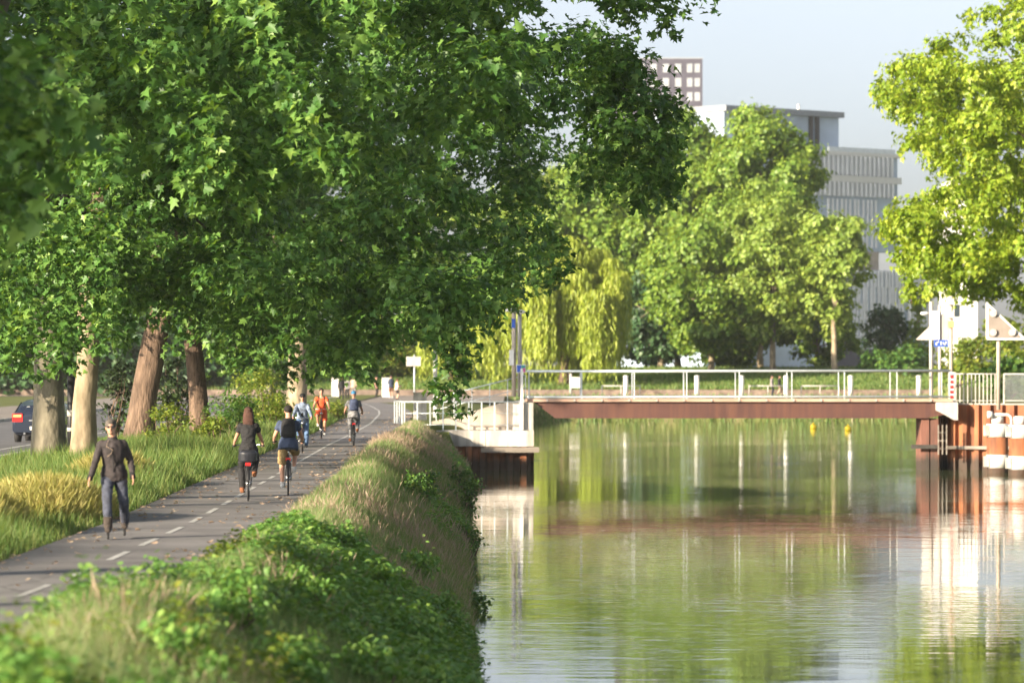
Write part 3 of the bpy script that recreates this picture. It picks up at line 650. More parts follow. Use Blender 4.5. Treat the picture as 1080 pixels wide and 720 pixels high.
# ------------------------------------------------------------------ buildings
M['brick'] = mat('brick', (0.062, 0.058, 0.082), 0.9, 0.12, 0.5)
M['window_frame'] = mat('window_frame', (.30, .32, .35), .4)
M['fin'] = mat('fin', (0.74, 0.75, 0.77), 0.6, 0.08, 0.5)
M['facade'] = mat('facade', (0.36, 0.44, 0.54), 0.25, 0.25, 0.15, spec=0.6)
M['wing'] = mat('wing', (0.66, 0.66, 0.66), 0.7, 0.06, 0.4)
def block(bm, o, ang, u0, u1, v0, v1, z0, z1, mi=0):
    u = Vector((math.cos(ang), math.sin(ang), 0)); v = Vector((-math.sin(ang), math.cos(ang), 0)); o = Vector((o[0], o[1], 0))
    q = [o + u * a + v * b for a, b in ((u0, v0), (u1, v0), (u1, v1), (u0, v1))]
    prism(bm, [(p.x, p.y, z0) for p in q], (0, 0, z1 - z0), mi)
D = 620; k = F / D; O = at(878, 0, D); AN = R(44); cu = k * math.cos(AN) * .985
zz = lambda py: CH + (HOR - py) / k
uu = lambda px: (px - 878) / cu
of = thing('office_building', 'stepped glass office building with pale vertical fins behind the far trees', 'building', (O.x, O.y, 4))
def BB(name, m, blocks, par=of):
    bm = bmesh.new()
    for b in blocks: block(bm, O, AN, *b)
    return P(name, bm, m, par)
BB('lower_storeys', M['facade'], [(uu(740), uu(990), 0, 25, 3.5, zz(284))])
BB('middle_storeys', M['facade'], [(uu(790), uu(958), 1.0, 24, zz(264), zz(160))])
BB('penthouse', M['facade'], [(uu(787), uu(914), 5, 20, zz(159), zz(121))])
BB('roof_slab', mat('roofslab', (.22, .24, .27), .7), [(uu(785), uu(916), 4.2, 21, zz(121) + .003, zz(115))])
BB('stone_band', M['palecon'], [(uu(740), uu(934), .6, 24, zz(284) + .003, zz(264) - .003)])
BB('white_band', M['white'], [(uu(740), uu(960), .5, 1.0, zz(191), zz(184)), (uu(740), uu(960), .5, 1.0, zz(163), zz(159))])
rb3 = random.Random(3)
fb = []
for i in range(int((uu(958) - uu(840)) / 1.0)):
    u = uu(840) + i * 1.0; fb += [(u, u + .34, .35, 1.0, zz(183.5), zz(163.4))]
    fb += [(u + .2, u + .5, .35, 1.0, zz(206), zz(191.5))]
BB('fin', M['fin'], fb)
fb = []
for lvl in range(5):
    za, zb = zz(372 - lvl * 17.5), zz(372 - (lvl + 1) * 17.5)
    for i in range(int((uu(963) - uu(870)) / .8)):
        u = uu(870) + i * .8 + rb3.uniform(-.2, .2); fb.append((u, u + .3, -.4, -.002, za + .02, zb - .02))
    fb.append((uu(870), uu(964), -.15, -.003, zb - .016, zb + .016))
for lvl in range(3):
    for i in range(12):
        u = uu(878) + i * .95 + rb3.uniform(-.15, .15); fb.append((u, u + .25, .7, .99, zz(260 - lvl * 17), zz(243 - lvl * 17) ))
BB('lower_fin', M['fin'], fb)
BB('wing_wall', M['wing'], [(uu(964), uu(991), -.5, -.004, zz(345), zz(285))])
for (a, b, m) in ((964.8, 969.5, 'glassred'), (976, 981, 'glass'), (982, 987.5, 'glass')):
    BB('window', M['glassred' if m == 'glassred' else 'glass'], [(uu(a), uu(b), -.56, -.502, zz(319), zz(300))])
BB('ground_storey', mat('groundstorey', (.05, .05, .07), .6), [(uu(860), uu(975), -.7, -.45, 4.0, zz(368))])
BB('parapet_glass', M['steel'], [(uu(880), uu(956), 1.1, 1.2, zz(159) + .004, zz(154))])
for px in (799, 880, 887):
    bm = bmesh.new(); block(bm, O, AN, uu(px), uu(px) + .7, 4.7, 4.99, zz(158), zz(121.5)); P('mullion', bm, M['black'], of)
bm = bmesh.new(); block(bm, O, AN, uu(886), uu(886) + .25, 8, 8.3, zz(115), zz(107)); P('aerial', bm, M['white'], of)
D2 = 840; k2 = F / D2; g0 = at(741, 0, D2)
ap = thing('apartment_tower', 'purple grey brick tower block rising behind the treetops', 'building', (g0.x - 8, D2, 4))
bm = bmesh.new(); z_ = lambda py: CH + (HOR - py) / k2
box(bm, g0.x - 17, g0.x, D2, D2 + 18, 4, z_(62)); P('wall', bm, M['brick'], ap)
bm = bmesh.new(); box(bm, g0.x - 17.1, g0.x + .1, D2 - .1, D2 + 18.1, z_(62) + .003, z_(61)); P('roof', bm, M['window_frame'], ap)
for r_i in range(5):
    for c_i, (px, w) in enumerate(((728, .8), (736, .8), (716, .9), (703, .9), (690, .9), (677, .9), (664, .9))):
        x = at(px, 0, D2).x; zc = z_(72 + r_i * 15); bm = bmesh.new(); box(bm, x - w * .8, x + w * .55, D2 - .12, D2 - .02, zc - .85, zc + .85)
        o = P('window', bm, M['window_frame'], ap)
        bm = bmesh.new(); box(bm, x - w * .2, x + w * .5, D2 - .2, D2 - .13, zc - .8, zc + .8); g = obj('pane', bm, M['glass']); g.parent = o; g.matrix_parent_inverse = o.matrix_parent_inverse
wbld = thing('white_building', 'bright white building glimpsed through gaps under the plane tree across the canal', 'building', at(1010, 385, 545))
bm = bmesh.new(); a = at(1003, 0, 545).x; b = at(1031, 0, 545).x; z3 = lambda py: CH + (HOR - py) * 545 / F
box(bm, a, b, 545, 560, 4, z3(190)); P('tall_wing', bm, M['white'], wbld)
bm = bmesh.new(); box(bm, at(984, 0, 545).x, a - .01, 547, 560, z3(232), z3(200)); box(bm, at(984, 0, 545).x, a - .01, 547, 560, z3(272), z3(246)); P('terrace', bm, M['white'], wbld)
for py in (250, 275, 300, 325):
    bm = bmesh.new(); box(bm, a + .4, a + 1.1, 544.93, 544.99, z3(py + 9), z3(py - 4)); P('window', bm, M['glass'], wbld)

# ------------------------------------------------------------------ trees
def inpoly(px, py, poly):
    poly = np.asarray(poly, float); inside = np.zeros(len(px), bool); j = len(poly) - 1
    for i in range(len(poly)):
        xi, yi = poly[i]; xj, yj = poly[j]
        c = ((yi > py) != (yj > py)) & (px < (xj - xi) * (py - yi) / (yj - yi + 1e-9) + xi); inside ^= c; j = i
    return inside
def prune(lobes, poly, k=0.72):
    ok = np.ones(len(lobes), bool)
    for sx, sz in ((0, 0), (1, 0), (-1, 0), (0, 1), (0, -1)):
        p = lobes[:, :3].copy(); p[:, 0] += sx * lobes[:, 3] * k; p[:, 2] += sz * lobes[:, 5] * k
        x, y = proj(p); ok &= inpoly(x, np.maximum(y, -500), poly)
    return lobes[ok]
def box_lobes(rng, c, r, n, lr):
    out = []
    while len(out) < n:
        q = rng.uniform(-1, 1, 3); h = q[0] ** 2 + q[1] ** 2
        s = h ** 2 + q[2] ** 4
        if s < 1 and (h > .3 or abs(q[2]) > .6): out.append([c[0] + q[0] * r[0], c[1] + q[1] * r[1], c[2] + q[2] * r[2]])
    out = np.array(out); s = rng.uniform(lr[0], lr[1], n)
    return np.column_stack([out, s * rng.uniform(.9, 1.3, n), s * rng.uniform(.9, 1.3, n), s * .8])
MID = [(-500, -600), (780, -600), (760, 2), (705, 25), (690, 48), (712, 95), (728, 150), (716, 205), (695, 238), (665, 222), (640, 200), (615, 160), (602, 128), (582, 170), (602, 205), (594, 235), (618, 268), (618, 298), (598, 320), (578, 314), (552, 310), (534, 348), (512, 336), (505, 385), (495, 445), (465, 447), (452, 400), (440, 350), (400, 395), (350, 408), (300, 385), (250, 350), (200, 372), (160, 345), (130, 352), (100, 388), (60, 410), (20, 424), (-500, 430)]
BACK = [(-500, -600), (640, -600), (600, 200), (600, 310), (560, 310), (470, 350), (455, 402), (400, 402), (350, 415), (300, 420), (262, 425), (240, 400), (205, 395), (160, 370), (-500, 380)]
FRONT = [(-500, -600), (615, -600), (606, 20), (612, 60), (596, 112), (560, 165), (500, 182), (450, 178), (400, 200), (330, 210), (270, 262), (235, 280), (200, 250), (120, 215), (60, 235), (-500, 300)]
NEAR = [(-900, -900), (70, -900), (40, 40), (88, 110), (70, 160), (92, 200), (40, 250), (25, 300), (-900, 330)]
def plane_tree(label, base, trunk_top, r0, bark, crown_c, crown_r, n, poly, seed, leaf=.2, per=15, lr=(1.0, 1.5), extra=(), lean=(0, 0), m='plane', nb=9, flare=1.25, lift=None):
    rng = np.random.default_rng(seed); base = Vector(base)
    t = thing('plane_tree', label, 'tree', base, 0, 'plane trees along the canal')
    lob = box_lobes(rng, crown_c, crown_r, n, lr)
    sm = box_lobes(rng, crown_c, np.array(crown_r) * 1.03, n // 2, (.5, .75))
    if poly: lob = prune(lob, poly); sm = prune(sm, poly, .8)
    lob = np.concatenate([lob, sm] + ([np.array(extra)] if len(extra) else []))
    if lift: lob = lob[~((lob[:, 0] < -9.3) & (lob[:, 2] < lift))]  # low leaves out of view cut away so low sun reaches the path
    px, py = proj(lob[:, :3]); rp = lob[:, 3] * F / lob[:, 1]
    vis = (py + rp > -25) & (px + rp > -25) & (px - rp < 1105)
    P_, N_, T_ = leaves_for(lob[vis], rng, leaf, per, outw=1.0 if m == 'planelit' else .55)
    s_ = leaf * rng.uniform(.55, 1.3, len(P_))
    b = np.array(base)
    bm = bmesh.new(); trunk_mesh(bm, (0, 0, 0), Vector(trunk_top) - base, r0, r0 * .55, rng, lob[:, :3] - b, nb, flare, lean, True, 1)
    obj('trunk', bm, [M[bark], M['limb']], t)
    cr = cloud('crown', P_ - b, N_, T_, s_, PLANE_LEAF, rng.random(len(P_)), M[m], t)
    if (~vis).any():
        P2, N2, T2 = leaves_for(lob[~vis], rng, .5, 2.6)
        cloud('upper_crown', P2 - b, N2, T2, .5 * rng.uniform(.7, 1.2, len(P2)), PLANE_LEAF, rng.random(len(P2)), M[m], t)
    print('TREE', label[:30], len(lob), len(P_))
    return t
def sprig(px, py, d, r): p = at(px, py, d); return [p.x, p.y, p.z, r, r, r * 1.2]
near_t = plane_tree('plane tree nearest the viewer whose soft blurred leaves hang in at the photo edge', (-14, 47, 2.05), (-13, 47, 12), .45, 'barkshade', (-10.8, 47, 11), (6.8, 6, 8), 170, NEAR, 11, nb=0, lift=8.5, extra=[sprig(35, 90, 44, .6), sprig(60, 130, 44, .5), sprig(20, 160, 44, .6), sprig(62, 190, 44, .4), sprig(10, 220, 45, .6), sprig(30, 240, 45, .4), sprig(5, 120, 45, .7)])
front_t = plane_tree('big plane tree with trunk out of view whose leaves fill the top of the photo', (-13, 79, 2.05), (-9, 79, 13), .5, 'barkshade', (-5.2, 80, 13.5), (8.6, 6.5, 9.5), 230, FRONT, 12, lift=8.5, extra=[sprig(x, y, 72 + (x * 5 + y) % 7, .6) for x in range(70, 420, 36) for y in range(-10, 190, 36)])
grey_t = plane_tree('plane tree with a straight grey trunk standing before the parked dark car', (-12, 111, 2.05), (-12.4, 111.5, 12), .43, 'barkshade', (-13, 112, 13.5), (7, 6, 9), 150, MID, 13, extra=[sprig(x, y, 102 + (x * 3 + y) % 6, .62) for x in range(-20, 135, 21) for y in range(240, 396, 24) if y < 398 - .22 * max(0, x - 20)])
pale_t = plane_tree('plane tree with a forked pale sunlit trunk and boughs reaching out over the canal', (-10.85, 108, 2.05), (-10.0, 108, 12), .32, 'barkpale', (-3.4, 107.5, 13), (9.2, 6.5, 10.3), 300, MID, 14,
    extra=[sprig(478, 415, 104, .45), sprig(485, 380, 104, .6), sprig(470, 350, 105, .8), sprig(483, 436, 104, .3), sprig(700, 130, 108, .8), sprig(690, 180, 108, .8), sprig(676, 215, 108, .6), sprig(745, 0, 107, .35), sprig(722, 4, 107, .5), sprig(590, 295, 107, .7), sprig(650, 140, 108, .8), sprig(655, 90, 108, .9), sprig(640, 60, 108, .8), sprig(585, 255, 107, .6)] + [sprig(x, y, 106.5 + (x + y * 3) % 4, .62) for x in range(622, 712, 17) for y in range(52, 222, 19) if not (x > 664 and 40 < y < 98) and not (x < 640 and y > 190)] + [sprig(470 + (k * 37) % 30 - k * 1.2, 330 + k * 9, 104, .42) for k in range(11)] + [sprig(640 + k * 22, 5 + (k * 17) % 30, 107, .6) for k in range(4)], lean=(-.2, 0))
brown_t = plane_tree('plane tree with a thick leaning brown trunk between the pale trunk and the ivy', (-12.0, 137, 2.1), (-10.4, 137.5, 13), .46, 'barkbrown', (-10, 138, 12), (8.5, 7, 9), 150, BACK, 15, leaf=.21, per=13, extra=[sprig(x, y, 128 + (x * 3 + y) % 6, .8) for x in range(105, 250, 24) for y in range(215, 345, 26)])
slim_t = plane_tree('plane tree with a slimmer brown trunk right of the ivy tangle', (-10.2, 140, 2.1), (-10.9, 140, 12), .34, 'barkbrown', (-4.5, 141, 11), (7.0, 6.5, 8.5), 150, BACK, 16, leaf=.21, per=13)
plane_tree('plane tree with a pale trunk behind the rider in the denim jacket', (-9.7, 192, 2.05), (-9.6, 192, 8.5), .5, 'barkpale', (-10.5, 197, 12), (7, 6, 8.5), 110, BACK, 17, leaf=.24, per=10)
rng = np.random.default_rng(77)
RT = [(1033, -700), (1033, 0), (1000, 25), (985, 48), (955, 45), (915, 85), (922, 118), (948, 130), (948, 172), (978, 178), (975, 205), (930, 212), (918, 240), (925, 268), (948, 290), (985, 298), (1010, 318), (1040, 330), (1700, 340), (1700, -700)]
rt_ = plane_tree('sunlit yellow green plane tree overhanging the rusty quay with the triangular signal', (30, 216, 2.8), (28.5, 216, 16), .55, 'barkpale', (27, 215, 16), (11, 7, 12.5), 640, RT, 18, leaf=.25, per=13, lr=(1.0, 1.5), m='planelit',
    extra=[sprig(930, 95, 213, .8), sprig(945, 110, 213, .8), sprig(935, 245, 213, .8), sprig(950, 270, 213, .8), sprig(960, 235, 213, .9), sprig(1000, 300, 213, .7), sprig(975, 65, 213, .8)] + [sprig(x, y, 211 + (x * 7 + y * 3) % 5, .9) for x in range(960, 1080, 22) for y in range(75, 320, 26) if not (x < 985 and 165 < y < 215)])

def generic_tree(label, base, h, rx, bare, m, seed, bark='barkpale', leaf=.36, n=60, lr=.26, per=7.5, name='broadleaf_tree', group='trees behind the far bank', tr=.3, shape='ell', cat='tree'):
    rng = np.random.default_rng(seed); t = thing(name, label, cat, base, rng.uniform(0, 6), group)
    c = (0, 0, (h + bare) / 2); r = (rx, rx, (h - bare) / 2)
    if shape == 'cone':
        lob = []
        for i in range(n):
            z = rng.random() ** 1.3; a = rng.uniform(0, 6.3); q = rx * (1 - z) * rng.uniform(.4, .95)
            lob.append([q * math.cos(a), q * math.sin(a), bare + (h - bare) * z, rx * .28, rx * .28, rx * .2])
        lob = np.array(lob)
    else:
        g_ = (rx * rx * r[2]) ** (1 / 3); lob = ell_lobes(rng, c, np.array(r) * (1 - lr * .6), n, (g_ * lr * .75, g_ * lr * 1.2), .4)
    P_, N_, T_ = leaves_for(lob, rng, leaf, per, spread=.5, droop=.3, twig=6, outw=1.0)
    bm = bmesh.new(); trunk_mesh(bm, (0, 0, 0), (0, 0, h * .75), tr, tr * .3, rng, lob[:, :3], 10, 1.3)
    obj('trunk', bm, M[bark], t)
    cloud('crown', P_, N_, T_, leaf * rng.uniform(.6, 1.25, len(P_)), CLUMP_LEAF, rng.random(len(P_)), M[m], t)
    return t
def far_tree(label, px, top, hw, d, m, seed, bare=.22, **kw):
    x = (px - 540) * d / F; z = far_z(d); h = CH + (HOR - top) * d / F - z
    return generic_tree(label, (x, d, z - .05), h, hw * d / F, h * bare, m, seed, **kw)
far_tree('tallest round green tree at the middle of the far bank', 802, 98, 84, 408, 'fargreen', 21, .1, n=120)
far_tree('tall round tree whose top meets the purple grey tower', 715, 100, 80, 416, 'fargreen', 22, .1, n=110)
far_tree('green tree behind the crown of the willow', 636, 140, 76, 420, 'fargreen', 23, .05, n=100)
far_tree('pale green tree glimpsed through the gap in the plane leaves', 572, 150, 70, 424, 'farpale', 24, .05, n=90)
far_tree('paler dense tree in front of the tallest round tree', 815, 178, 68, 393, 'farpale', 25, .06, n=85, leaf=.34, per=8)
far_tree('slim yellowish tree with a bare trunk beside the glass office building', 880, 205, 42, 389, 'farpale', 26, .14, n=60, lr=.3)
far_tree('green tree with low boughs between the willow and the paler dense tree', 750, 205, 70, 394, 'fargreen', 27, .03, n=95)
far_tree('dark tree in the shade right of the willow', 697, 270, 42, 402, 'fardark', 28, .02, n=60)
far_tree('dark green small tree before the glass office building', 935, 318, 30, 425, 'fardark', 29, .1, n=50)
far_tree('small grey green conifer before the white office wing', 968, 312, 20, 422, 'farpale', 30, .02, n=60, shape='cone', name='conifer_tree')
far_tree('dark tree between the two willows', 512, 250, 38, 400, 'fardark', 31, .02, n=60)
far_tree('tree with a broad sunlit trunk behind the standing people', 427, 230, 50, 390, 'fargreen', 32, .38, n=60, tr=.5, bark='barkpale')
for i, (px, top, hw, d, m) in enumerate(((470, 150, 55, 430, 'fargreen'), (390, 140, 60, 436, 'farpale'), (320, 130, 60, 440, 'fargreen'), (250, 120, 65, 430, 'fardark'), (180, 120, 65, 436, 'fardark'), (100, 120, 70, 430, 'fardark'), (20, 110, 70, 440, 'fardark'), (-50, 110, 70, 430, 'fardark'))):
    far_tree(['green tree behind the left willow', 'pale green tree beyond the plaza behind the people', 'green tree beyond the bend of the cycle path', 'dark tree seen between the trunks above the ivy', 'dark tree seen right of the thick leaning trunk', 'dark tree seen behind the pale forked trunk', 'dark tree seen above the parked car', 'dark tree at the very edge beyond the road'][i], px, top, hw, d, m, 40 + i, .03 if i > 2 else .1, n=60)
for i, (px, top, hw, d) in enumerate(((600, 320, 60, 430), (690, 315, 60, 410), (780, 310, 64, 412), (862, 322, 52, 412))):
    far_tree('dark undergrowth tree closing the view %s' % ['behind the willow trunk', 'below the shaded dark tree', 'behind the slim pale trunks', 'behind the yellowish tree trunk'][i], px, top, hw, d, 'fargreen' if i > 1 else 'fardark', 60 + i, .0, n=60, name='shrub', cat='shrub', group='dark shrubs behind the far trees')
# slim trunks in front of the lawn edge
for i, (px, d) in enumerate(((783, 396), (797, 398), (812, 397))):
    pass
def willow(label, px, top, hw, d, seed, n=900, z0=2.4):
    rng = np.random.default_rng(seed); x = (px - 540) * d / F; zb = far_z(d); h = CH + (HOR - top) * d / F - zb; rx = hw * d / F
    t = thing('willow_tree', label, 'tree', (x, d, zb), 0, 'weeping willows by the far bank')
    P_ = []; N_ = []; T_ = []; S_ = []
    nl = 27; dl = rdir(rng, nl); lob = []
    for i in range(nl):
        a = i / nl * 6.283 + rng.uniform(-.3, .3); q = rng.uniform(.25, .97); lob.append((rx * q * math.cos(a), rx * q * math.sin(a), h * (.97 - .45 * q ** 1.7) * rng.uniform(.80, 1.05), rx * rng.uniform(.12, .22)))
    lob.append((0, 0, h * .93, rx * .3))
    for i in range(n):
        cx, cy, cz, r = lob[rng.integers(len(lob))]
        a = rng.uniform(0, 6.283); q = math.sqrt(rng.random()); sx = cx + r * q * math.cos(a); sy = cy + r * q * math.sin(a); sz = cz + r * .7 * math.sqrt(max(0, 1 - q * q)) - r * .3
        low = (.03 + .38 * ((cx * 7.3 + cy * 3.1) % 1) + .2 * rng.random() ** 2) * h if rng.random() < .6 else cz - rng.uniform(.12, .55) * h
        low = max(low, .3); low = min(low, sz - .8)
        m_ = int((sz - low) / .33) + 1
        zs = sz - np.arange(m_) * .33
        sway = np.cumsum(rng.normal(0, .035, (m_, 2)), 0)
        P_.append(np.column_stack([sx + sway[:, 0] + rng.normal(0, .06, m_), sy + sway[:, 1] + rng.normal(0, .06, m_), zs]))
        N_.append(np.column_stack([sx * .6 / rx + rng.normal(0, .7, m_), sy * .6 / rx + rng.normal(0, .7, m_), np.full(m_, .25)]))
        T_.append(np.column_stack([rng.normal(0, .22, m_), rng.normal(0, .22, m_), np.full(m_, -1.)]))
        S_.append(np.column_stack([np.full(m_, .2), np.full(m_, .6), np.full(m_, .3)]) * rng.uniform(.7, 1.2, (m_, 1)))
    P_ = np.concatenate(P_)
    bm = bmesh.new(); trunk_mesh(bm, (0, 0, 0), (0, 0, h * .6), .5, .25, rng, np.array([l[:3] for l in lob]), 10, 1.3); obj('trunk', bm, M['barkbrown'], t)
    cloud('crown', P_, np.concatenate(N_), np.concatenate(T_), np.concatenate(S_), OVAL_LEAF, rng.random(len(P_)), M['willow'], t)
willow('golden green weeping willow drooping to the lawn beyond the bridge railing', 596, 246, 86, 374, 71, 3200)
willow('smaller weeping willow half hidden by the hanging plane leaves', 478, 318, 42, 380, 72, 1000)
# row added beyond the road, mostly out of view, to shade canopy and path
proto = generic_tree('broad tree added for shade beyond the road, first of its row', (-34, 22, 2), 25.5, 6.5, 12.8, 'plane', 80, 'barkshade', leaf=.5, n=60, per=3, name='avenue_tree', group='added shade trees along the far side of the road', tr=.35)
for i, (x, y) in enumerate(((-35, 55), (-34, 72), (-34.5, 92), (-34, 112), (-34, 160), (-34, 196), (-34, 222), (-34, 250), (-34, 278))):
    dup(proto, (x, y, 2), i * 1.3, 'broad tree added for shade beyond the road, number %s down the row' % ['two', 'three', 'four', 'five', 'six', 'seven', 'eight', 'nine', 'ten', 'eleven', 'twelve'][i], scale=rng.uniform(.9, 1.05))
for i, (x, y, s) in enumerate(((-13.5, 238, .62), (-15.5, 276, .62))):
    dup(proto, (x, y, 2), i * 2.3, ['plane tree further down the path behind the rider in orange', 'plane tree furthest down the path at the bend'][i], 'plane trees along the canal', scale=s)

def shrub(label, base, rx, h, m, seed, leaf=.1, per=40, name='shrub', n=26, group='shrubs along the path', tmpl=OVAL_LEAF, ry=None):
    rng = np.random.default_rng(seed); t = thing(name, label, 'shrub', base, 0, group); ry = ry or rx
    lob = ell_lobes(rng, (0, 0, h * .5), (rx * .75, ry * .75, h * .42), n, (.22 * rx + .1, .34 * rx + .12), .1)
    P_, N_, T_ = leaves_for(lob, rng, leaf, per, .5, .4, 7)
    bm = bmesh.new()
    for l in lob[:12]: tube(bm, bent((rng.normal() * .1, rng.normal() * .1, -.1), l[:3], 5, rng, .08), [.03, .026, .02, .015, .008], 5)
    obj('stem', bm, M['barkbrown'], t)
    cloud('foliage', P_, N_, T_, leaf * rng.uniform(.7, 1.3, len(P_)), tmpl, rng.random(len(P_)), M[m], t)
def gshrub(label, px, d, rx, h, m, seed, **k):
    x = (px - 540) * d / F; shrub(label, (x, d, gz(x, d) - .05), rx, h, m, seed, **k)
gshrub('dark ivy tangle over an old stump between the brown trunks', 186, 146, 1.1, 3.6, 'ivy', 90, leaf=.16, per=22, name='ivy_tangle')
gshrub('ivy and dark leaves behind the pale forked trunk', 122, 140, .8, 3.0, 'ivy', 91, leaf=.16, per=22, name='ivy_tangle')
gshrub('yellow green bush growing between the brown trunks', 178, 128, .8, 1.5, 'shrublit', 92)
gshrub('leafy green bush above the woman in black', 245, 135, 1.1, 2.1, 'shrub', 93)
gshrub('bright yellow green bush left of the rider in the denim jacket', 288, 160, 1.3, 2.0, 'shrublit', 94, leaf=.12, per=28)
gshrub('low lit bush at the path edge under the slim trunk', 222, 128, .7, 1.1, 'shrublit', 95)
gshrub('green bush left of the orange rider beside the pale trunk', 268, 185, 1.6, 2.6, 'shrublit', 96, leaf=.14, per=22)
gshrub('shady bush behind the grey trunk at the kerb', 150, 165, 1.2, 1.9, 'shrub', 97, leaf=.13, per=24)
gshrub('small bright bush right of the rider in orange', 352, 200, .8, 1.0, 'shrublit', 98, leaf=.12, per=24)
bs_x = lambda d, o: bank(d) + o
for i, (d, o, dz, r, h, m, lab) in enumerate(((120, -.05, -1.1, .62, 1.9, 'shrub', 'dark green leafy shrub leaning from the bank over the water'), (100, -.1, -1.1, .5, 1.1, 'shrub', 'low green shrub at the water line below the leaning shrub'), (80, 0, -1.0, .45, .8, 'shrub', 'small weedy shrub low on the bank above the reflections'), (103, -1.3, -.3, .6, .8, 'shrub', 'spreading green weed in the middle of the dry verge'), (137, -.3, -.6, .6, 1.2, 'shrub', 'rounded shrub on the bank just before the concrete slab'), (110, -1.0, -.25, .35, .9, 'shrub', 'thin upright weed on the verge left of the leaning shrub'))):
    x = bs_x(d, o); shrub(lab, (x, d, max(0, gz(x, d)) + dz * .4), r, h, m, 100 + i, leaf=.11, per=45, n=18, name='bank_shrub', group='shrubs on the canal bank')
fb_ = np.random.default_rng(61)
for i, (x, d, r_, h) in enumerate(((-3.0, 44, .55, .75), (-2.2, 41, .6, .7), (-1.6, 46, .55, .6), (-2.6, 52, .5, .6), (-1.4, 55, .55, .6), (-.9, 50, .5, .55), (-2.0, 60, .5, .55), (-1.2, 64, .5, .5), (-2.9, 36, .6, .8), (-1.6, 37, .6, .75), (-.9, 42, .5, .6), (-2.7, 66, .45, .45), (-1.7, 72, .5, .5), (-3.1, 57, .4, .45))):
    shrub('low bright green bramble bush on the near bank, ' + ['tall one beside the dry grass', 'broad one right of the dry grass', 'middle one on the slope', 'one beside the path edge', 'middle one nearer the path', 'small one at the water edge', 'one below the first cyclist', 'one on the lower slope', 'nearest large one', 'nearest one in the middle', 'nearest one over the water', 'one at the feet of the cyclists', 'one beside the upright weeds', 'smallest one by the dashed line'][i], (x, d, gz(x, d) - .08), r_, h, 'bramble', 300 + i, leaf=.085, per=75, n=22, name='bramble_bush', group='bramble bushes on the near bank', ry=r_ * 1.5)
for i, (px, d, r, h, m, lab) in enumerate(((1050, 300, 3.2, 5.6, 'shrublit', 'tall light green shrub under the plane tree behind the triangular signal'), (1085, 285, 2.6, 5.0, 'shrublit', 'light green shrub at the photo edge behind the triangular signal'), (1012, 340, 2.6, 4.3, 'shrublit', 'round green shrub behind the back of the triangular signal'), (1062, 225, 1.9, 2.5, 'shrub', 'denser green hedge shrub just behind the mesh railing'), (955, 385, 3.0, 3.6, 'shrub', 'low green shrub left of the masts on the far lawn'), (925, 392, 2.2, 2.6, 'shrub', 'low dark shrub near the slim yellowish tree'))):
    x = (px - 540) * d / F; shrub(lab, (x, d, gz(x, d) - .1), r, h, m, 110 + i, leaf=.3, per=5, n=30, group='shrubs across the canal', tmpl=CLUMP_LEAF)

# ------------------------------------------------------------------ grass and weeds
def field(name, rng, n, yr, xf, hf, m, width, tmpl=BLADE, lean=.35, ypow=1.0, keep=None):
    y = yr[0] + (yr[1] - yr[0]) * rng.random(n) ** ypow; u = rng.random(n)
    x = np.array([xf(b, a) for a, b in zip(u, y)])
    z = np.array([gz(a, b) for a, b in zip(x, y)])
    if keep is not None:
        k_ = keep(x, y, rng); x, y, z = x[k_], y[k_], z[k_]
    n = len(x); h = hf(x, y, rng)
    a = rng.uniform(0, 6.283, n)
    nrm = np.column_stack([np.cos(a), np.sin(a), np.zeros(n)])
    l = rng.normal(0, lean, (n, 2)); tip = np.column_stack([l[:, 0], l[:, 1], np.ones(n)])
    w = width * np.maximum(1, y / 60)
    return cloud(name, np.column_stack([x, y, z - .03]), nrm, tip, np.column_stack([w, h, h]), tmpl, rng.random(n), m)
rng = np.random.default_rng(9)
def noise2(x, y, s, seed=0):
    r = np.random.default_rng(seed); out = np.zeros_like(x)
    for k in range(6):
        a = r.uniform(0, 6.28); f = s * r.uniform(.6, 1.7); out += np.sin(x * f * math.cos(a) + y * f * .5 * math.sin(a) + r.uniform(0, 6.28))
    return out / 6 ** .5
vx = lambda y, u: (path_c(y) + path_h(y) + .02) * (1 - u) + (bank(y) + .1) * u
def vh(x, y, rng):
    base = np.interp(y, [25, 34, 42, 50, 60, 75, 130, 185], [.85, .66, .46, .30, .24, .30, .34, .28]); e = np.array([path_c(q) + path_h(q) for q in y])
    base = base * np.interp(x - e, [0, .4, 1.2], [.6, .95, 1.0])
    return base * rng.uniform(.45, 1.2, len(x)) * (1 + .2 * noise2(x, y, 1.6, 3))
tag(field('verge_grass', rng, 230000, (26, 185), vx, vh, M['grass'], .007, ypow=1.25), kind='stuff')
tag(field('dry_grass', rng, 90000, (28, 180), vx, lambda x, y, r: vh(x, y, r) * r.uniform(.75, 1.3, len(x)) * np.interp(y, [30, 50], [.72, 1.1]), M['drygrass'], .011, PANICLE, .3, 1.1, keep=lambda x, y, r: (noise2(x, y, 1.1, 8) + .5 * noise2(x, y, .4, 12) + r.normal(0, .35, len(x)) > .62 + np.interp(y, [28, 44, 50], [.7, .5, 0]))), kind='stuff')
lx = lambda y, u: -13.4 * (1 - u) + (path_c(y) - path_h(y) - .02) * u
def lh(x, y, rng):
    e = np.array([path_c(q) - path_h(q) for q in y]); b = np.interp(e - x, [0, .6, 2, 5], [.25, .5, .55, .35]); return b * rng.uniform(.5, 1.3, len(x)) * (1 + .25 * noise2(x, y, 1.2, 4))
tag(field('left_verge_grass', rng, 130000, (46, 230), lx, lh, M['grassleft'], .013, ypow=1.3), kind='stuff')
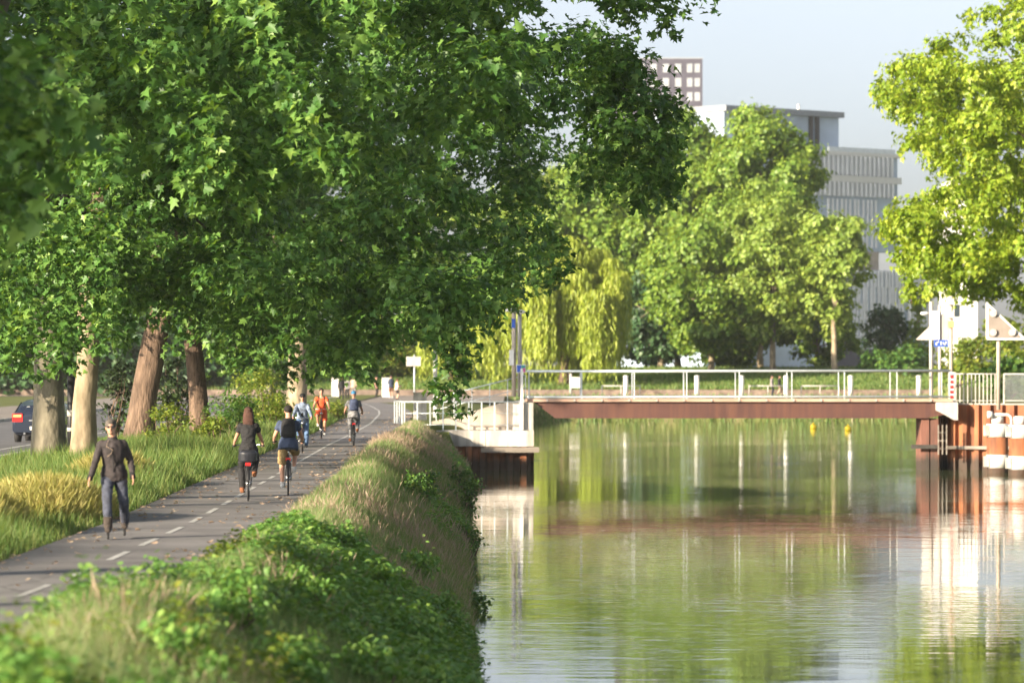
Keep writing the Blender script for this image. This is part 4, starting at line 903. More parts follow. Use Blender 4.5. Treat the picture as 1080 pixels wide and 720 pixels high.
def gold(yc, xc, r, n, nm):
    a = rng.uniform(0, 6.283, n); q = np.sqrt(rng.random(n)) * r; x = xc + q * np.cos(a); y = yc + q * np.sin(a) * 2.2
    z = np.array([gz(i, j) for i, j in zip(x, y)]); h = .75 * (1 - .5 * (q / r) ** 2) * rng.uniform(.7, 1.15, n)
    aa = rng.uniform(0, 6.283, n); l = rng.normal(0, .45, (n, 2))
    o = cloud(nm, np.column_stack([x, y, z - .03]), np.column_stack([np.cos(aa), np.sin(aa), np.zeros(n)]), np.column_stack([l, np.ones(n)]), np.column_stack([np.full(n, .03), h, h]), PANICLE, rng.random(n), M['sunlitgrass'])
    tag(o, kind='stuff')
gold(72, -7.9, 1.15, 9000, 'sunlit_grass'); gold(66, -8.5, .9, 5000, 'sunlit_grass'); gold(92, -8.6, .9, 4000, 'sunlit_grass')  # patches where the verge looks sunlit, by grass colour
tag(field('lawn_grass', rng, 60000, (366.6, 402), lambda y, u: -30 + 72 * u, lambda x, y, r: r.uniform(.25, .6, len(x)), M['grassleft'], .02), kind='stuff')
tag(field('bank_grass', rng, 5000, (353, 358), lambda y, u: 0 + 40 * u, lambda x, y, r: r.uniform(.3, .7, len(x)), M['grass'], .02), kind='stuff')
lr_ = np.random.default_rng(44); n = 1500; y = lr_.uniform(48, 240, n); e_ = np.array([path_h(v) for v in y]); cc = np.array([path_c(v) for v in y]); u_ = np.sign(lr_.normal(0, 1, n)) * lr_.random(n) ** .4
tag(cloud('fallen_leaves', np.column_stack([cc + u_ * e_, y, np.full(n, 2.018)]), np.column_stack([lr_.normal(0, .2, (n, 2)), np.ones(n)]), np.column_stack([lr_.normal(0, 1, (n, 2)), np.zeros(n)]), lr_.uniform(.05, .13, n), PLANE_LEAF, lr_.random(n), M['drygrass']), kind='stuff')
# brambles and nettles in the foreground
def brambles(name, n, yr, xf, hmax, leaf, m, seed, thr):
    r = np.random.default_rng(seed); y = yr[0] + (yr[1] - yr[0]) * r.random(n) ** 1.3; x = np.array([xf(b, a) for a, b in zip(r.random(n), y)])
    q = noise2(x, y, 1.3, seed); k_ = q > thr; x, y, q = x[k_], y[k_], q[k_]; z = np.array([gz(a, b) for a, b in zip(x, y)])
    h = hmax(y) * np.clip(.35 + .5 * (q - thr), .2, 1.0) * r.uniform(.55, 1.15, len(q)) * (1 + .35 * noise2(x, y, 5.0, seed + 1)); nn = len(x); P_ = []; N_ = []; T_ = []
    for j in range(5):
        t = r.random(nn) ** .6
        P_.append(np.column_stack([x + r.normal(0, .07, nn), y + r.normal(0, .07, nn), z + h * t])); N_.append(np.column_stack([r.normal(0, .4, (nn, 2)), np.ones(nn)])); T_.append(np.column_stack([r.normal(0, 1, (nn, 2)), r.normal(-.25, .2, nn)]))
    P_ = np.concatenate(P_)
    tag(cloud(name, P_, np.concatenate(N_), np.concatenate(T_), leaf * r.uniform(.6, 1.3, len(P_)), OVAL_LEAF, r.random(len(P_)), m), kind='stuff')
brambles('bramble_leaves', 30000, (27, 72), vx, lambda y: np.interp(y, [27, 36, 45, 72], [1.0, .72, .42, .34]), .10, M['bramble'], 31, -.1)
brambles('nettle_leaves', 9000, (27, 60), vx, lambda y: np.interp(y, [27, 36, 45, 60], [1.0, .75, .45, .3]), .09, M['shrublit'], 33, .5)
brambles('bank_weeds', 12000, (60, 180), lambda y, u: bank(y) - .9 + 1.0 * u, lambda y: np.full_like(y, .5), .09, M['bramble'], 35, .45)
# ------------------------------------------------------------------ people
def cloth(name, col, var=.12, rough=.85): M[name] = mat(name, col, rough, var, 9, .012, bscale=14); return M[name]
M['skin'] = mat('skin', (.50, .27, .18), .55, .08, 12)
M['eye'] = mat('eye', (.03, .025, .02), .2, .1, 5)
M['lip'] = mat('lip', (.36, .12, .10), .5, .1, 5)
cloth('jacket_dark', (.034, .027, .028), .35); cloth('navy_trousers', (.045, .052, .078), .3); cloth('grey_hair', (.085, .072, .062), .4); cloth('dark_hair', (.012, .009, .008), .3)
cloth('auburn_hair', (.055, .022, .014), .35); cloth('black_cloth', (.010, .010, .012)); cloth('blue_shirt', (.035, .052, .10)); cloth('khaki', (.27, .19, .085)); cloth('denim', (.09, .16, .30), .25)
cloth('check_shirt', (.15, .19, .27), .6); cloth('orange_shirt', (.72, .11, .035)); cloth('white_cloth', (.68, .66, .62)); cloth('grey_camo', (.20, .20, .21), .6); cloth('blue_cap', (.08, .32, .60)); cloth('navy_pack', (.04, .055, .11), .3)
cloth('white_shoe', (.62, .60, .58)); cloth('brown_shoe', (.20, .075, .03)); cloth('boot', (.055, .042, .034), .4); cloth('hivis', (.70, .78, .05)); cloth('green_top', (.10, .28, .10)); cloth('grey_top', (.22, .20, .20)); cloth('tan', (.42, .31, .22)); cloth('pink_top', (.65, .42, .38)); cloth('navy_cloth', (.02, .03, .06)); cloth('brown_cloth', (.20, .10, .06))
V3 = Vector
def ik(a, b, l1, l2, pole):
    a = V3(a); b = V3(b); d = b - a; L = min(d.length, (l1 + l2) * .999); d = d.normalized(); b = a + d * L
    x = (l1 * l1 - l2 * l2 + L * L) / (2 * L); h = math.sqrt(max(0, l1 * l1 - x * x)); p = V3(pole); p = (p - d * p.dot(d)).normalized()
    return a + d * x + p * h, b
def pose(hip=(0, 0, .92), lean=0.0, side=0.0, twist=0.0, ankL=(.10, 0, .09), ankR=(-.10, 0, .09), wrL=None, wrR=None, poleA=(0, 1, -.2), kneeP=(0, -1, 0), head=(0, 0), slim=1.0):
    """figure faces -Y; L is +X. lean tips the trunk forward, values in metres for a 1.75 m figure"""
    J = {}; H = V3(hip); J['hip'] = H
    up = V3((side, -math.sin(lean), math.cos(lean))).normalized(); J['up'] = up
    J['waist'] = H + up * .17; J['chest'] = H + up * .36; J['neck'] = H + up * .545; J['nt'] = H + up * .60 + V3((0, -.012, .02))
    J['head'] = J['nt'] + V3((head[0] * .05, -.02 - .03 * math.sin(lean), .085))
    sx = V3((math.cos(twist), math.sin(twist), 0)) * slim
    for s, k in ((1, 'L'), (-1, 'R')):
        J['sh' + k] = H + up * .455 + sx * (.165 * s); J['hp' + k] = H + V3((.088 * s, 0, -.02))
        an = V3(ankL if s > 0 else ankR); J['kn' + k], J['an' + k] = ik(J['hp' + k], an, .43, .415, V3(kneeP) + V3((.12 * s, 0, 0)))
        w = wrL if s > 0 else wrR
        if w is None: w = J['sh' + k] + V3((.07 * s, -.06, -.52))
        J['el' + k], J['wr' + k] = ik(J['sh' + k], w, .285, .26, V3(poleA) + V3((.35 * s, 0, 0)))
    return J
def hand_bm(bm, w, d, s, curl=.35, mi=0):
    """palm and five bent fingers; d = direction of the hand, s = +1 left, -1 right"""
    d = V3(d).normalized(); n = V3((s, 0, 0)); n = (n - d * n.dot(d)).normalized(); a = d.cross(n).normalized()
    if a.y > 0: a = -a
    c = V3(w)
    tube(bm, [c - d * .03, c + d * .03, c + d * .085], [(.026, .02), (.04, .017), (.037, .014)], 10, side=a, mi=mi)
    for i, (o, L) in enumerate(((.030, .075), (.010, .085), (-.011, .08), (-.031, .062))):
        p = c + d * .07 + a * o; q = p + d * (L * .5); r_ = q + (d * math.cos(curl) - n * math.sin(curl)) * L * .35; t = r_ + (d * math.cos(curl * 2) - n * math.sin(curl * 2)) * L * .3
        tube(bm, [p, q, r_, t], [.0095, .009, .008, .006], 6, mi=mi)
    p = c + a * .03 + d * .015; q = p + (a * .7 + d * .7) * .04; tube(bm, [p, q, q + d * .035 - n * .008], [.012, .011, .008], 6, mi=mi)
def head_bm(bm, h, yaw=0):
    Rm = Matrix.Rotation(yaw, 3, 'Z'); h = V3(h)
    def e(c, r): ell(bm, h + Rm @ V3(c), r, 18, 12, rot=Rm)
    e((0, .012, .028), (.074, .092, .086)); e((0, -.018, -.035), (.058, .066, .072)); e((0, -.05, -.075), (.03, .03, .026))
    tube(bm, [h + Rm @ V3((0, -.083, .02)), h + Rm @ V3((0, -.104, -.012)), h + Rm @ V3((0, -.085, -.03))], [.011, .017, .014], 8)
    for s in (1, -1): e((.075 * s, .01, -.002), (.011, .02, .031))
def person(label, J, loc, rz=0, scale=1.0, top='jacket_dark', top_len='long', low='navy_trousers', low_len='long', shoe='boot', hair='dark_hair', hair_style='short', group=None, fingers=True, vox=.013, grip=None, slim=1.0, top_low=-.06, bare_extra=None, glasses=False, mask=False):
    t = thing('person', label, 'person', loc, rz, group, scale)
    up = J['up']; H = J['hip']; sd = (J['shL'] - J['shR']).normalized()
    def torso(bm, g=0.0, z0=-.07, z1=.545, f=1.0):
        prof = [(-.10, .135, .10), (-.04, .165, .118), (.05, .158, .112), (.14, .138, .10), (.25, .150, .110), (.36, .168, .118), (.44, .178, .108), (.485, .150, .090), (.515, .10, .075), (.55, .065, .06)]
        P_ = [(H + up * z, ((w + g) * slim * f, (d + g) * slim)) for z, w, d in prof if z0 - .04 <= z <= z1 + .001]
        tube(bm, [p for p, _ in P_], [r for _, r in P_], 20, side=sd)
    def arm(bm, k, g=0.0, end=1.0):
        s, e_, w = J['sh' + k], J['el' + k], J['wr' + k]
        pts = [s, s.lerp(e_, .5), e_, e_.lerp(w, .45), w]; rad = [.052, .047, .040, .038, .027]
        cut = [i for i in range(5)] if end >= 1 else [0, 1]
        if end < 1: pts = [s, s.lerp(e_, end * .6), s.lerp(e_, end)]; rad = [.054, .052, .052]
        tube(bm, [pts[i] for i in range(len(pts))], [rad[i] + g for i in range(len(pts))], 12); ell(bm, s, (.050 + g,) * 3, 12, 8)
        if end >= 1: ell(bm, e_, (.040 + g,) * 3, 10, 8)
    def leg(bm, k, g=0.0, end=1.0):
        h, kn, an = J['hp' + k], J['kn' + k], J['an' + k]
        if end >= 1: pts = [h, h.lerp(kn, .5), kn, kn.lerp(an, .35), an]; rad = [.088, .074, .056, .053, .037]
        else: pts = [h, h.lerp(kn, .5), h.lerp(kn, end)]; rad = [.092, .084, .082]
        tube(bm, pts, [r + g for r in rad], 14); ell(bm, h + V3((0, 0, .02)), (.086 + g * .6,) * 3, 12, 8)
        if end >= 1: ell(bm, kn, (.056 + g,) * 3, 10, 8)
    bm = bmesh.new(); torso(bm)
    tube(bm, [H + up * .46, J['neck'], J['nt'] + V3((0, 0, .04))], [.075, .056, .052], 12); head_bm(bm, J['head'])
    for k in 'LR': arm(bm, k); leg(bm, k)
    for k in 'LR': tube(bm, [J['an' + k] + V3((0, .03, -.03)), J['an' + k] + V3((0, -.06, -.05)), J['an' + k] + V3((0, -.15, -.065))], [.036, .036, .022], 10)
    me = fuse(bm, vox, 2, 'body')
    b2 = bmesh.new(); b2.from_mesh(me); bpy.data.meshes.remove(me)
    for s, k in ((1, 'L'), (-1, 'R')):
        d = (J['wr' + k] - J['el' + k]); 
        if grip: d = d.normalized() * .5 + V3(grip)
        hand_bm(b2, J['wr' + k], d, s, 1.1 if grip else .35)
        ell(b2, J['head'] + V3((.030 * s, -.078, .012)), (.012, .008, .008), 8, 6, 1)
    ell(b2, J['head'] + V3((0, -.083, -.050)), (.022, .008, .006), 8, 6, 2)
    obj('body', b2, [M['skin'], M['eye'], M['lip']], t, smooth=True)
    bm = bmesh.new(); torso(bm, .026 if top_len == 'long' else .018, top_low, .53 if top_len == 'long' else .50)
    hem = [(top_low - .05, .212), (top_low + .05, .208), (.12, .175)]; tube(bm, [H + up * z for z, _ in hem], [(w * slim, w * .82 * slim) for _, w in hem], 20, side=sd)
    if top_len == 'long': tube(bm, [H + up * .46, H + up * .52, H + up * .575], [.11, .085, .074], 14)
    for k in 'LR': arm(bm, k, .016 if top_len == 'long' else .020, 1 if top_len == 'long' else .55)
    g = fuse(bm, vox, 2, 'top'); wrinkle(g, .011); g.polygons.foreach_set('use_smooth', [True] * len(g.polygons)); link('jacket' if top_len == 'long' else 'shirt', g, M[top], t)
    bm = bmesh.new(); torso(bm, .012, -.08, .06)
    for k in 'LR': leg(bm, k, .021 if low_len == 'long' else .020, 1 if low_len == 'long' else .92)
    g = fuse(bm, vox, 2, 'low'); wrinkle(g, .010); g.polygons.foreach_set('use_smooth', [True] * len(g.polygons)); link('trousers' if low_len == 'long' else 'shorts', g, M[low], t)
    for k in 'LR':
        a = J['an' + k]; bm = bmesh.new()
        tube(bm, [a + V3((0, .01, .03)), a + V3((0, 0, -.03))], [.05, .052], 12); tube(bm, [a + V3((0, .06, -.05)), a + V3((0, 0, -.048)), a + V3((0, -.10, -.058)), a + V3((0, -.185, -.066))], [(.034, .036), (.043, .042), (.047, .034), (.03, .02)], 12, side=(1, 0, 0))
        g = fuse(bm, .011, 2, 'shoe'); g.polygons.foreach_set('use_smooth', [True] * len(g.polygons)); link('shoe', g, M[shoe], t)
    h = J['head']; bm = bmesh.new()
    if hair_style in ('short', 'long'):
        ell(bm, h + V3((0, .024, .048)), (.088, .100, .088), 18, 12); ell(bm, h + V3((0, -.045, .095)), (.062, .045, .035), 12, 8)
        if hair_style == 'long':
            tube(bm, [h + V3((0, .03, .05)), h + V3((0, .075, -.03)), h + V3((0, .10, -.15)), h + V3((0, .105, -.27)), h + V3((0, .10, -.33))], [(.085, .07), (.098, .06), (.115, .055), (.10, .04), (.05, .02)], 16, side=(1, 0, 0))
            for s in (1, -1): tube(bm, [h + V3((.06 * s, .0, .04)), h + V3((.078 * s, .02, -.05)), h + V3((.085 * s, .05, -.2))], [.03, .033, .02], 10)
        g = fuse(bm, .011, 2, 'hair'); g.polygons.foreach_set('use_smooth', [True] * len(g.polygons)); link('hair', g, M[hair], t)
    elif hair_style == 'helmet':
        ell(bm, h + V3((0, .012, .062)), (.092, .118, .078), 18, 12); g = fuse(bm, .011, 2, 'helmet'); g.polygons.foreach_set('use_smooth', [True] * len(g.polygons)); link('helmet', g, M[hair], t)
    elif hair_style == 'cap':
        ell(bm, h + V3((0, .012, .055)), (.088, .102, .078), 18, 12); tube(bm, [h + V3((0, -.06, .055)), h + V3((0, -.15, .045))], [(.07, .012), (.05, .008)], 12, side=(1, 0, 0)); g = fuse(bm, .011, 2, 'cap'); g.polygons.foreach_set('use_smooth', [True] * len(g.polygons)); link('cap', g, M[hair], t)
    if glasses:
        bm = bmesh.new()
        for s in (1, -1): ell(bm, h + V3((.034 * s, -.088, .012)), (.031, .012, .021), 14, 8); tube(bm, [h + V3((.062 * s, -.082, .016)), h + V3((.083 * s, 0, .012))], .005, 6)
        tube(bm, [h + V3((-.02, -.096, .018)), h + V3((.02, -.096, .018))], .006, 6); obj('sunglasses', bm, M['black'], t)
    return t
from mathutils import noise as mnoise
def wrinkle(me, amp, sx=9.0, sz=16.0):
    """cloth folds: push the skin in and out in slanted waves"""
    for v in me.vertices:
        c = v.co; w = mnoise.noise(V3((c.x * sx, c.y * sx, c.z * sz + c.x * 8))) + .6 * mnoise.noise(V3((c.x * sx * 2.1 + 5, c.y * sx * 2, c.z * sz * 1.8)))
        v.co = c + v.normal * (amp * w)
    me.update()
def add(t, name, bm, m, smooth=True): return obj(name, bm, M[m], t, smooth=smooth)
def backpack(t, J, m, w=.15, h=.21, d=.085, name='backpack'):
    up = J['up']; back = V3((0, math.cos(math.asin(max(-1, min(1, -up.y)))), -up.y * -1)); back = V3((0, up.z, -up.y))
    c = J['hip'] + up * .31 + back * (.125 + d * .6); bm = bmesh.new()
    tube(bm, [c - up * h, c - up * h * .85, c, c + up * h * .75, c + up * h], [(w * .75, d * .7), (w, d), (w, d), (w * .9, d * .9), (w * .5, d * .5)], 18, side=(1, 0, 0))
    tube(bm, [c - up * h * .75 + back * d, c + back * (d * 1.0), c + up * .02 + back * d], [(w * .7, .02), (w * .75, .045), (w * .6, .01)], 14, side=(1, 0, 0))
    g = fuse(bm, .012, 2, name); g.polygons.foreach_set('use_smooth', [True] * len(g.polygons)); o = link(name, g, M[m], t)
    for s in (1, -1):
        bm = bmesh.new(); a = J['sh' + ('L' if s > 0 else 'R')] * .65 + J['neck'] * .35
        tube(bm, [c + up * h * .8 + V3((s * w * .5, 0, 0)) , a + up * .06, a - back * .13 - up * .04, J['hip'] + up * .2 + V3((s * .13, 0, 0)) - back * .10, J['hip'] + up * .16 + V3((s * .15, 0, 0)) + back * .08], .014, 8); obj('strap', bm, M[m], o)
    return o

# the bicycle: forward -Y, wheels on z=0
def bicycle(label, loc, rz, frame='black', scale=1.0, basket=False, rack=False, fender=True, rear_light='glassred'):
    t = thing('bicycle', label, 'bicycle', loc, rz, 'bicycles on the cycle path', scale)
    fm = M[frame]
    for y in (.53, -.54):
        bm = bmesh.new(); n = 36; tube(bm, [(0, y + .335 * math.cos(2 * math.pi * i / n), .345 + .335 * math.sin(2 * math.pi * i / n)) for i in range(n)], .019, 8, side=(1, 0, 0), closed=True)
        w = obj('wheel', bm, M['rubber'], t)
        bm = bmesh.new(); tube(bm, [(0, y + .305 * math.cos(2 * math.pi * i / n), .345 + .305 * math.sin(2 * math.pi * i / n)) for i in range(n)], .011, 6, side=(1, 0, 0), closed=True); disc(bm, (0, y, .345), (1, 0, 0), .022, .1, 12)
        for i in range(18):
            a = 2 * math.pi * i / 18; tube(bm, [((-1) ** i * .03, y, .345), (0, y + .30 * math.cos(a), .345 + .30 * math.sin(a))], .0022, 4, cap=False)
        obj('rim', bm, M['chrome'], w)
        if fender:
            bm = bmesh.new(); a0, a1 = (math.pi * .02, math.pi * .95) if y > 0 else (math.pi * .12, math.pi * .98)
            tube(bm, [(0, y + .375 * math.cos(a0 + (a1 - a0) * i / 14), .345 + .375 * math.sin(a0 + (a1 - a0) * i / 14)) for i in range(15)], [(.03, .006)] * 15, 8, side=(1, 0, 0)); obj('mudguard', bm, M['black'], t)
    bm = bmesh.new(); bb = V3((0, .06, .29)); sc = V3((0, .19, .80)); hd = V3((0, -.36, .90)); hb = V3((0, -.40, .66)); rw = V3((0, .53, .345))
    for a, b, r in ((bb, sc, .017), (bb, hb, .02), (sc - V3((0, 0, .06)), hd - V3((0, -.01, .06)), .017), (hd, hb, .02)): tube(bm, [a, b], r, 8)
    for s in (1, -1):
        tube(bm, [bb + V3((.025 * s, 0, 0)), rw + V3((.06 * s, 0, 0))], .010, 6); tube(bm, [sc + V3((.02 * s, 0, -.06)), rw + V3((.06 * s, 0, 0))], .009, 6)
        tube(bm, [hb + V3((.045 * s, -.01, -.02)), V3((.05 * s, -.50, .45)), V3((.05 * s, -.54, .345))], .012, 6)
    tube(bm, [hb + V3((-.05, -.01, -.02)), hb + V3((.05, -.01, -.02))], .018, 6); tube(bm, [bb - V3((.04, 0, 0)), bb + V3((.04, 0, 0))], .024, 10); obj('frame', bm, fm, t)
    bm = bmesh.new(); tube(bm, [hd, hd + V3((0, .03, .14)), hd + V3((0, -.02, .17))], .014, 8)
    c = hd + V3((0, -.02, .17)); tube(bm, [c + V3((-.30, .13, .0)), c + V3((-.2, .03, .02)), c, c + V3((.2, .03, .02)), c + V3((.30, .13, .0))], .012, 8); h_ = obj('handlebar', bm, M['chrome'], t)
    for s in (1, -1): bm = bmesh.new(); tube(bm, [c + V3((.24 * s, .07, .01)), c + V3((.31 * s, .14, -.002))], .018, 8); obj('grip', bm, M['rubber'], h_)
    bm = bmesh.new(); tube(bm, [sc, sc + V3((0, .03, .11))], .013, 8); obj('seat_post', bm, M['chrome'], t)
    bm = bmesh.new(); tube(bm, [(0, .06, .925), (0, .14, .93), (0, .25, .935), (0, .33, .94)], [(.02, .018), (.04, .025), (.085, .03), (.07, .025)], 14, side=(1, 0, 0)); obj('saddle', bm, M['black'], t)
    bm = bmesh.new(); disc(bm, bb + V3((-.05, 0, 0)), (1, 0, 0), .085, .008, 24)
    for s, a in ((1, PA), (-1, PA + math.pi)):
        p = bb + V3((0, .17 * math.cos(a), .17 * math.sin(a))); tube(bm, [bb + V3((.06 * s, 0, 0)), p + V3((.07 * s, 0, 0))], .010, 6); box(bm, min(.075 * s, .165 * s), max(.075 * s, .165 * s), p.y - .04, p.y + .04, p.z - .012, p.z + .012)
    obj('crankset', bm, M['chrome'], t)
    bm = bmesh.new(); box(bm, -.05, .05, .83 if rack else .36, .85 if rack else .38, .70, .76); obj('rear_light', bm, M[rear_light], t)
    bm = bmesh.new(); ell(bm, (0, -.47, .93), (.045, .05, .045), 12, 8); obj('front_light', bm, M['chrome'], t)
    if rack:
        bm = bmesh.new()
        for s in (1, -1): tube(bm, [(.05 * s, .30, .75), (.06 * s, .84, .75)], .008, 6); tube(bm, [(.06 * s, .60, .75), (.06 * s, .53, .36)], .006, 6)
        for k in range(5): tube(bm, [(-.06, .34 + k * .12, .75), (.06, .34 + k * .12, .75)], .006, 6)
        obj('rack', bm, M['black'], t)
    return t
PA = -1.15
def rider_pose(lean=.28, wide=.29, up_bars=0.0, slim=1.0, headd=(0, 0)):
    bb = V3((0, .06, .29)); an = []
    for s, a in ((1, PA), (-1, PA + math.pi)):
        p = bb + V3((.12 * s, .17 * math.cos(a), .17 * math.sin(a))); an.append(p + V3((0, .09, .10)))
    return pose(hip=(0, .20, 1.02), lean=lean, ankL=an[0], ankR=an[1], wrL=(.295, -.27, 1.10 + up_bars), wrR=(-.295, -.27, 1.10 + up_bars), poleA=(0, .6, -.6), kneeP=(0, -1, .3), slim=slim, head=headd)
# a) the skater, coming towards the viewer
JS = pose(hip=(.03, .05, .99), lean=.17, side=-.05, ankL=(.19, .28, .235), ankR=(-.05, -.22, .20), wrL=(.315, -.02, .96), wrR=(-.33, -.22, .90), poleA=(0, 1, -.1), head=(-.3, 0), twist=.1)
p = at(118, 568, 64); p.z = 2.006
sk = person('man in dark zip jacket, navy trousers and sunglasses skating on inline skates towards the viewer', JS, p, R(4), .985, glasses=True, hair='grey_hair', top_low=-.045)
for k in 'LR':
    a = JS['an' + k]; bm = bmesh.new()
    tube(bm, [a + V3((0, .0, .14)), a + V3((0, .005, .06)), a + V3((0, .01, -.03))], [.078, .072, .066], 14); tube(bm, [a + V3((0, .08, -.06)), a + V3((0, 0, -.055)), a + V3((0, -.11, -.06)), a + V3((0, -.2, -.07))], [(.04, .045), (.052, .05), (.053, .042), (.036, .03)], 14, side=(1, 0, 0))
    g = fuse(bm, .012, 2, 'skate'); g.polygons.foreach_set('use_smooth', [True] * len(g.polygons)); o = link('skate_boot', g, M['boot'], sk)
    bm = bmesh.new(); box(bm, a.x - .02, a.x + .02, a.y - .17, a.y + .09, a.z - .145, a.z - .07); obj('skate_frame', bm, M['black'], o)
    for q in range(4): bm = bmesh.new(); disc(bm, (a.x, a.y - .15 + q * .077, a.z - .158), (1, 0, 0), .040, .03, 16); obj('skate_wheel', bm, M['rubber'], o)
    w = JS['wr' + k]; d = (w - JS['el' + k]).normalized(); bm = bmesh.new(); tube(bm, [w - d * .06, w + d * .05], [.042, .046], 12); add(sk, 'wrist_guard', bm, 'black_cloth')
n_ = JS['neck']; us = JS['up']; hs = JS['hip']
bm = bmesh.new(); tube(bm, [hs + us * .40 + V3((0, -.152, 0)), hs + us * .25 + V3((0, -.152, 0)), hs + us * .05 + V3((0, -.163, 0)), hs - us * .12 + V3((0, -.163, 0))], [(.006, .005)] * 4, 6, side=(1, 0, 0)); add(sk, 'zip', bm, 'black_cloth')
bm = bmesh.new(); c = JS['chest']; tube(bm, [n_ + V3((-.05, -.10, -.03)), c + V3((-.09, -.155, .06)), c + V3((.01, -.16, 0)), c + V3((-.02, -.155, -.05)), c + V3((-.08, -.15, -.10))], .003, 6); add(sk, 'earphone_cable', bm, 'tan')
# b) woman in black, riding away
def spot(px, py): d = F * 2.594 / (py - HOR); q = at(px, py, d); q.z = 2.006; return q
HD = math.pi + R(3)
JW = rider_pose(.12, slim=.86); q = spot(262, 527)
person('woman with long auburn hair in black riding a bicycle away from the viewer', JW, q, HD, .97, top='black_cloth', top_len='short', low='black_cloth', shoe='brown_shoe', hair='auburn_hair', hair_style='long', grip=(0, -.9, -.2), slim=.86)
bk = bicycle('black bicycle with a rear rack ridden by the woman in black', q, HD, 'black', .97, rack=True)
bm = bmesh.new(); tube(bm, [(0, .40, .765), (0, .40, .79), (0, .42, .95), (0, .43, 1.0)], [(.15, .08), (.175, .10), (.18, .10), (.13, .06)], 16, side=(1, 0, 0))
g = fuse(bm, .012, 2, 'bag'); g.polygons.foreach_set('use_smooth', [True] * len(g.polygons)); bag = link('shoulder_bag', g, mat('leather', (.02, .022, .03), .35, .2, 5)); bag.location = q + V3((0, 0, 0)); bag.rotation_euler = (0, 0, HD); bag.scale = (.97,) * 3
tag(bag, 'shiny dark leather bag on the rear rack behind the woman in black', 'bag')
# c) man with a black backpack
JM = rider_pose(.30, headd=(0, 0)); q = spot(304, 521)
mn = person('man in blue t-shirt and khaki shorts with a black backpack cycling away', JM, q, HD, .98, top='blue_shirt', top_len='short', low='khaki', low_len='short', shoe='white_shoe', hair='dark_hair', grip=(0, -.9, -.2))
backpack(mn, JM, 'black_cloth', .15, .2)
bicycle('black city bicycle ridden by the man with the black backpack', q, HD, 'black', .98)
# d) rider in open check shirt, towards the viewer
q = spot(319, 477); HT = R(2); JD = rider_pose(.16)
dn = person('man in open check shirt and jeans with dark helmet cycling towards the viewer', JD, q, HT, .95, top='check_shirt', low='denim', shoe='black_cloth', hair='black_cloth', hair_style='helmet', grip=(0, -.9, -.2), glasses=True)
bm = bmesh.new(); uu_ = JD['up']; tube(bm, [JD['hip'] + uu_ * z + V3((0, -.055, 0)) for z in (-.02, .1, .25, .38, .46)], [(.075, .085)] * 4 + [(.05, .06)], 14, side=(1, 0, 0)); add(dn, 'undershirt', bm, 'black_cloth')
bicycle('slim dark bicycle ridden by the man in jeans', q, HT, 'black', .95)
# e) rider in orange
q = spot(339, 462.5); JO = rider_pose(.22)
on = person('rider in bright orange t-shirt and shorts cycling towards the viewer', JO, q, HT, .97, top='orange_shirt', top_len='short', low='orange_shirt', low_len='short', shoe='white_shoe', hair='dark_hair', grip=(0, -.9, -.2))
for s in (1, -1): bm = bmesh.new(); k = 'L' if s > 0 else 'R'; a = JO['sh' + k] * .6 + JO['neck'] * .4; tube(bm, [a + V3((0, .05, .04)), a + V3((0, -.10, 0)), JO['hip'] + JO['up'] * .2 + V3((s * .12, -.13, 0))], .016, 8); add(on, 'strap', bm, 'black_cloth')
bicycle('brown bicycle ridden by the rider in orange', q, HT, 'girder', .97)
# f) rider with blue cap and pack
q = spot(373, 470); JB = rider_pose(.30)
bn = person('cyclist in pale blue cap, grey patterned clothes and navy backpack riding away', JB, q, HD, .97, top='grey_camo', top_len='short', low='grey_camo', low_len='long', shoe='brown_shoe', hair='blue_cap', hair_style='cap', grip=(0, -.9, -.2))
backpack(bn, JB, 'navy_pack', .15, .2)
bicycle('dark bicycle ridden by the cyclist in the blue cap', q, HD, 'black', .97)
# far walkers
st_ = dict(vox=.018, group='people standing and walking on the plaza')
W1 = pose(ankL=(.10, -.18, .10), ankR=(-.10, .2, .13)); W2 = pose(); W3 = pose(wrL=(.12, -.3, 1.15), wrR=(-.10, -.3, 1.12))
person('person in black with a green bag strap walking at the far end of the path', W1, spot(360, 421.5), .2, 1.0, top='black_cloth', low='black_cloth', shoe='black_cloth', **st_)
person('person in dark grey beside the one in black at the far end of the path', W2, spot(366.5, 421), -.3, .97, top='grey_top', low='black_cloth', shoe='black_cloth', hair='auburn_hair', **st_)
person('person in a brown grey top standing before the lit bush on the plaza', W2, spot(373, 419.5), 2.9, 1.0, top='tan', low='grey_top', shoe='black_cloth', **st_)
person('person all in black standing alone on the plaza left of the white post', W2, spot(396.5, 419), 1.4, .98, top='black_cloth', top_len='short', low='black_cloth', shoe='black_cloth', **st_)
person('man in navy top and brown shorts standing beside a smaller person in pink', W3, spot(412.5, 419.5), 3.4, 1.03, top='navy_cloth', low='brown_cloth', low_len='short', shoe='white_shoe', **st_)
person('smaller person in pale pink top and black shorts next to the man in navy', W3, spot(418.5, 421.5), 1.9, .9, top='pink_top', low='black_cloth', low_len='short', shoe='black_cloth', hair='auburn_hair', **st_)
for px, tp, lo, lab in ((814, 'grey_top', 'navy_cloth', 'person in grey beside the bollard across the water'), (822, 'black_cloth', 'tan', 'person in black beside the bollard across the water')):
    p = at(px, 0, 361); p.z = 2.006; person(lab, W1 if px > 815 else W2, p, 1.5, 1.0, top=tp, low=lo, shoe='black_cloth', vox=.018, group='people on the far bank')
bp_ = None
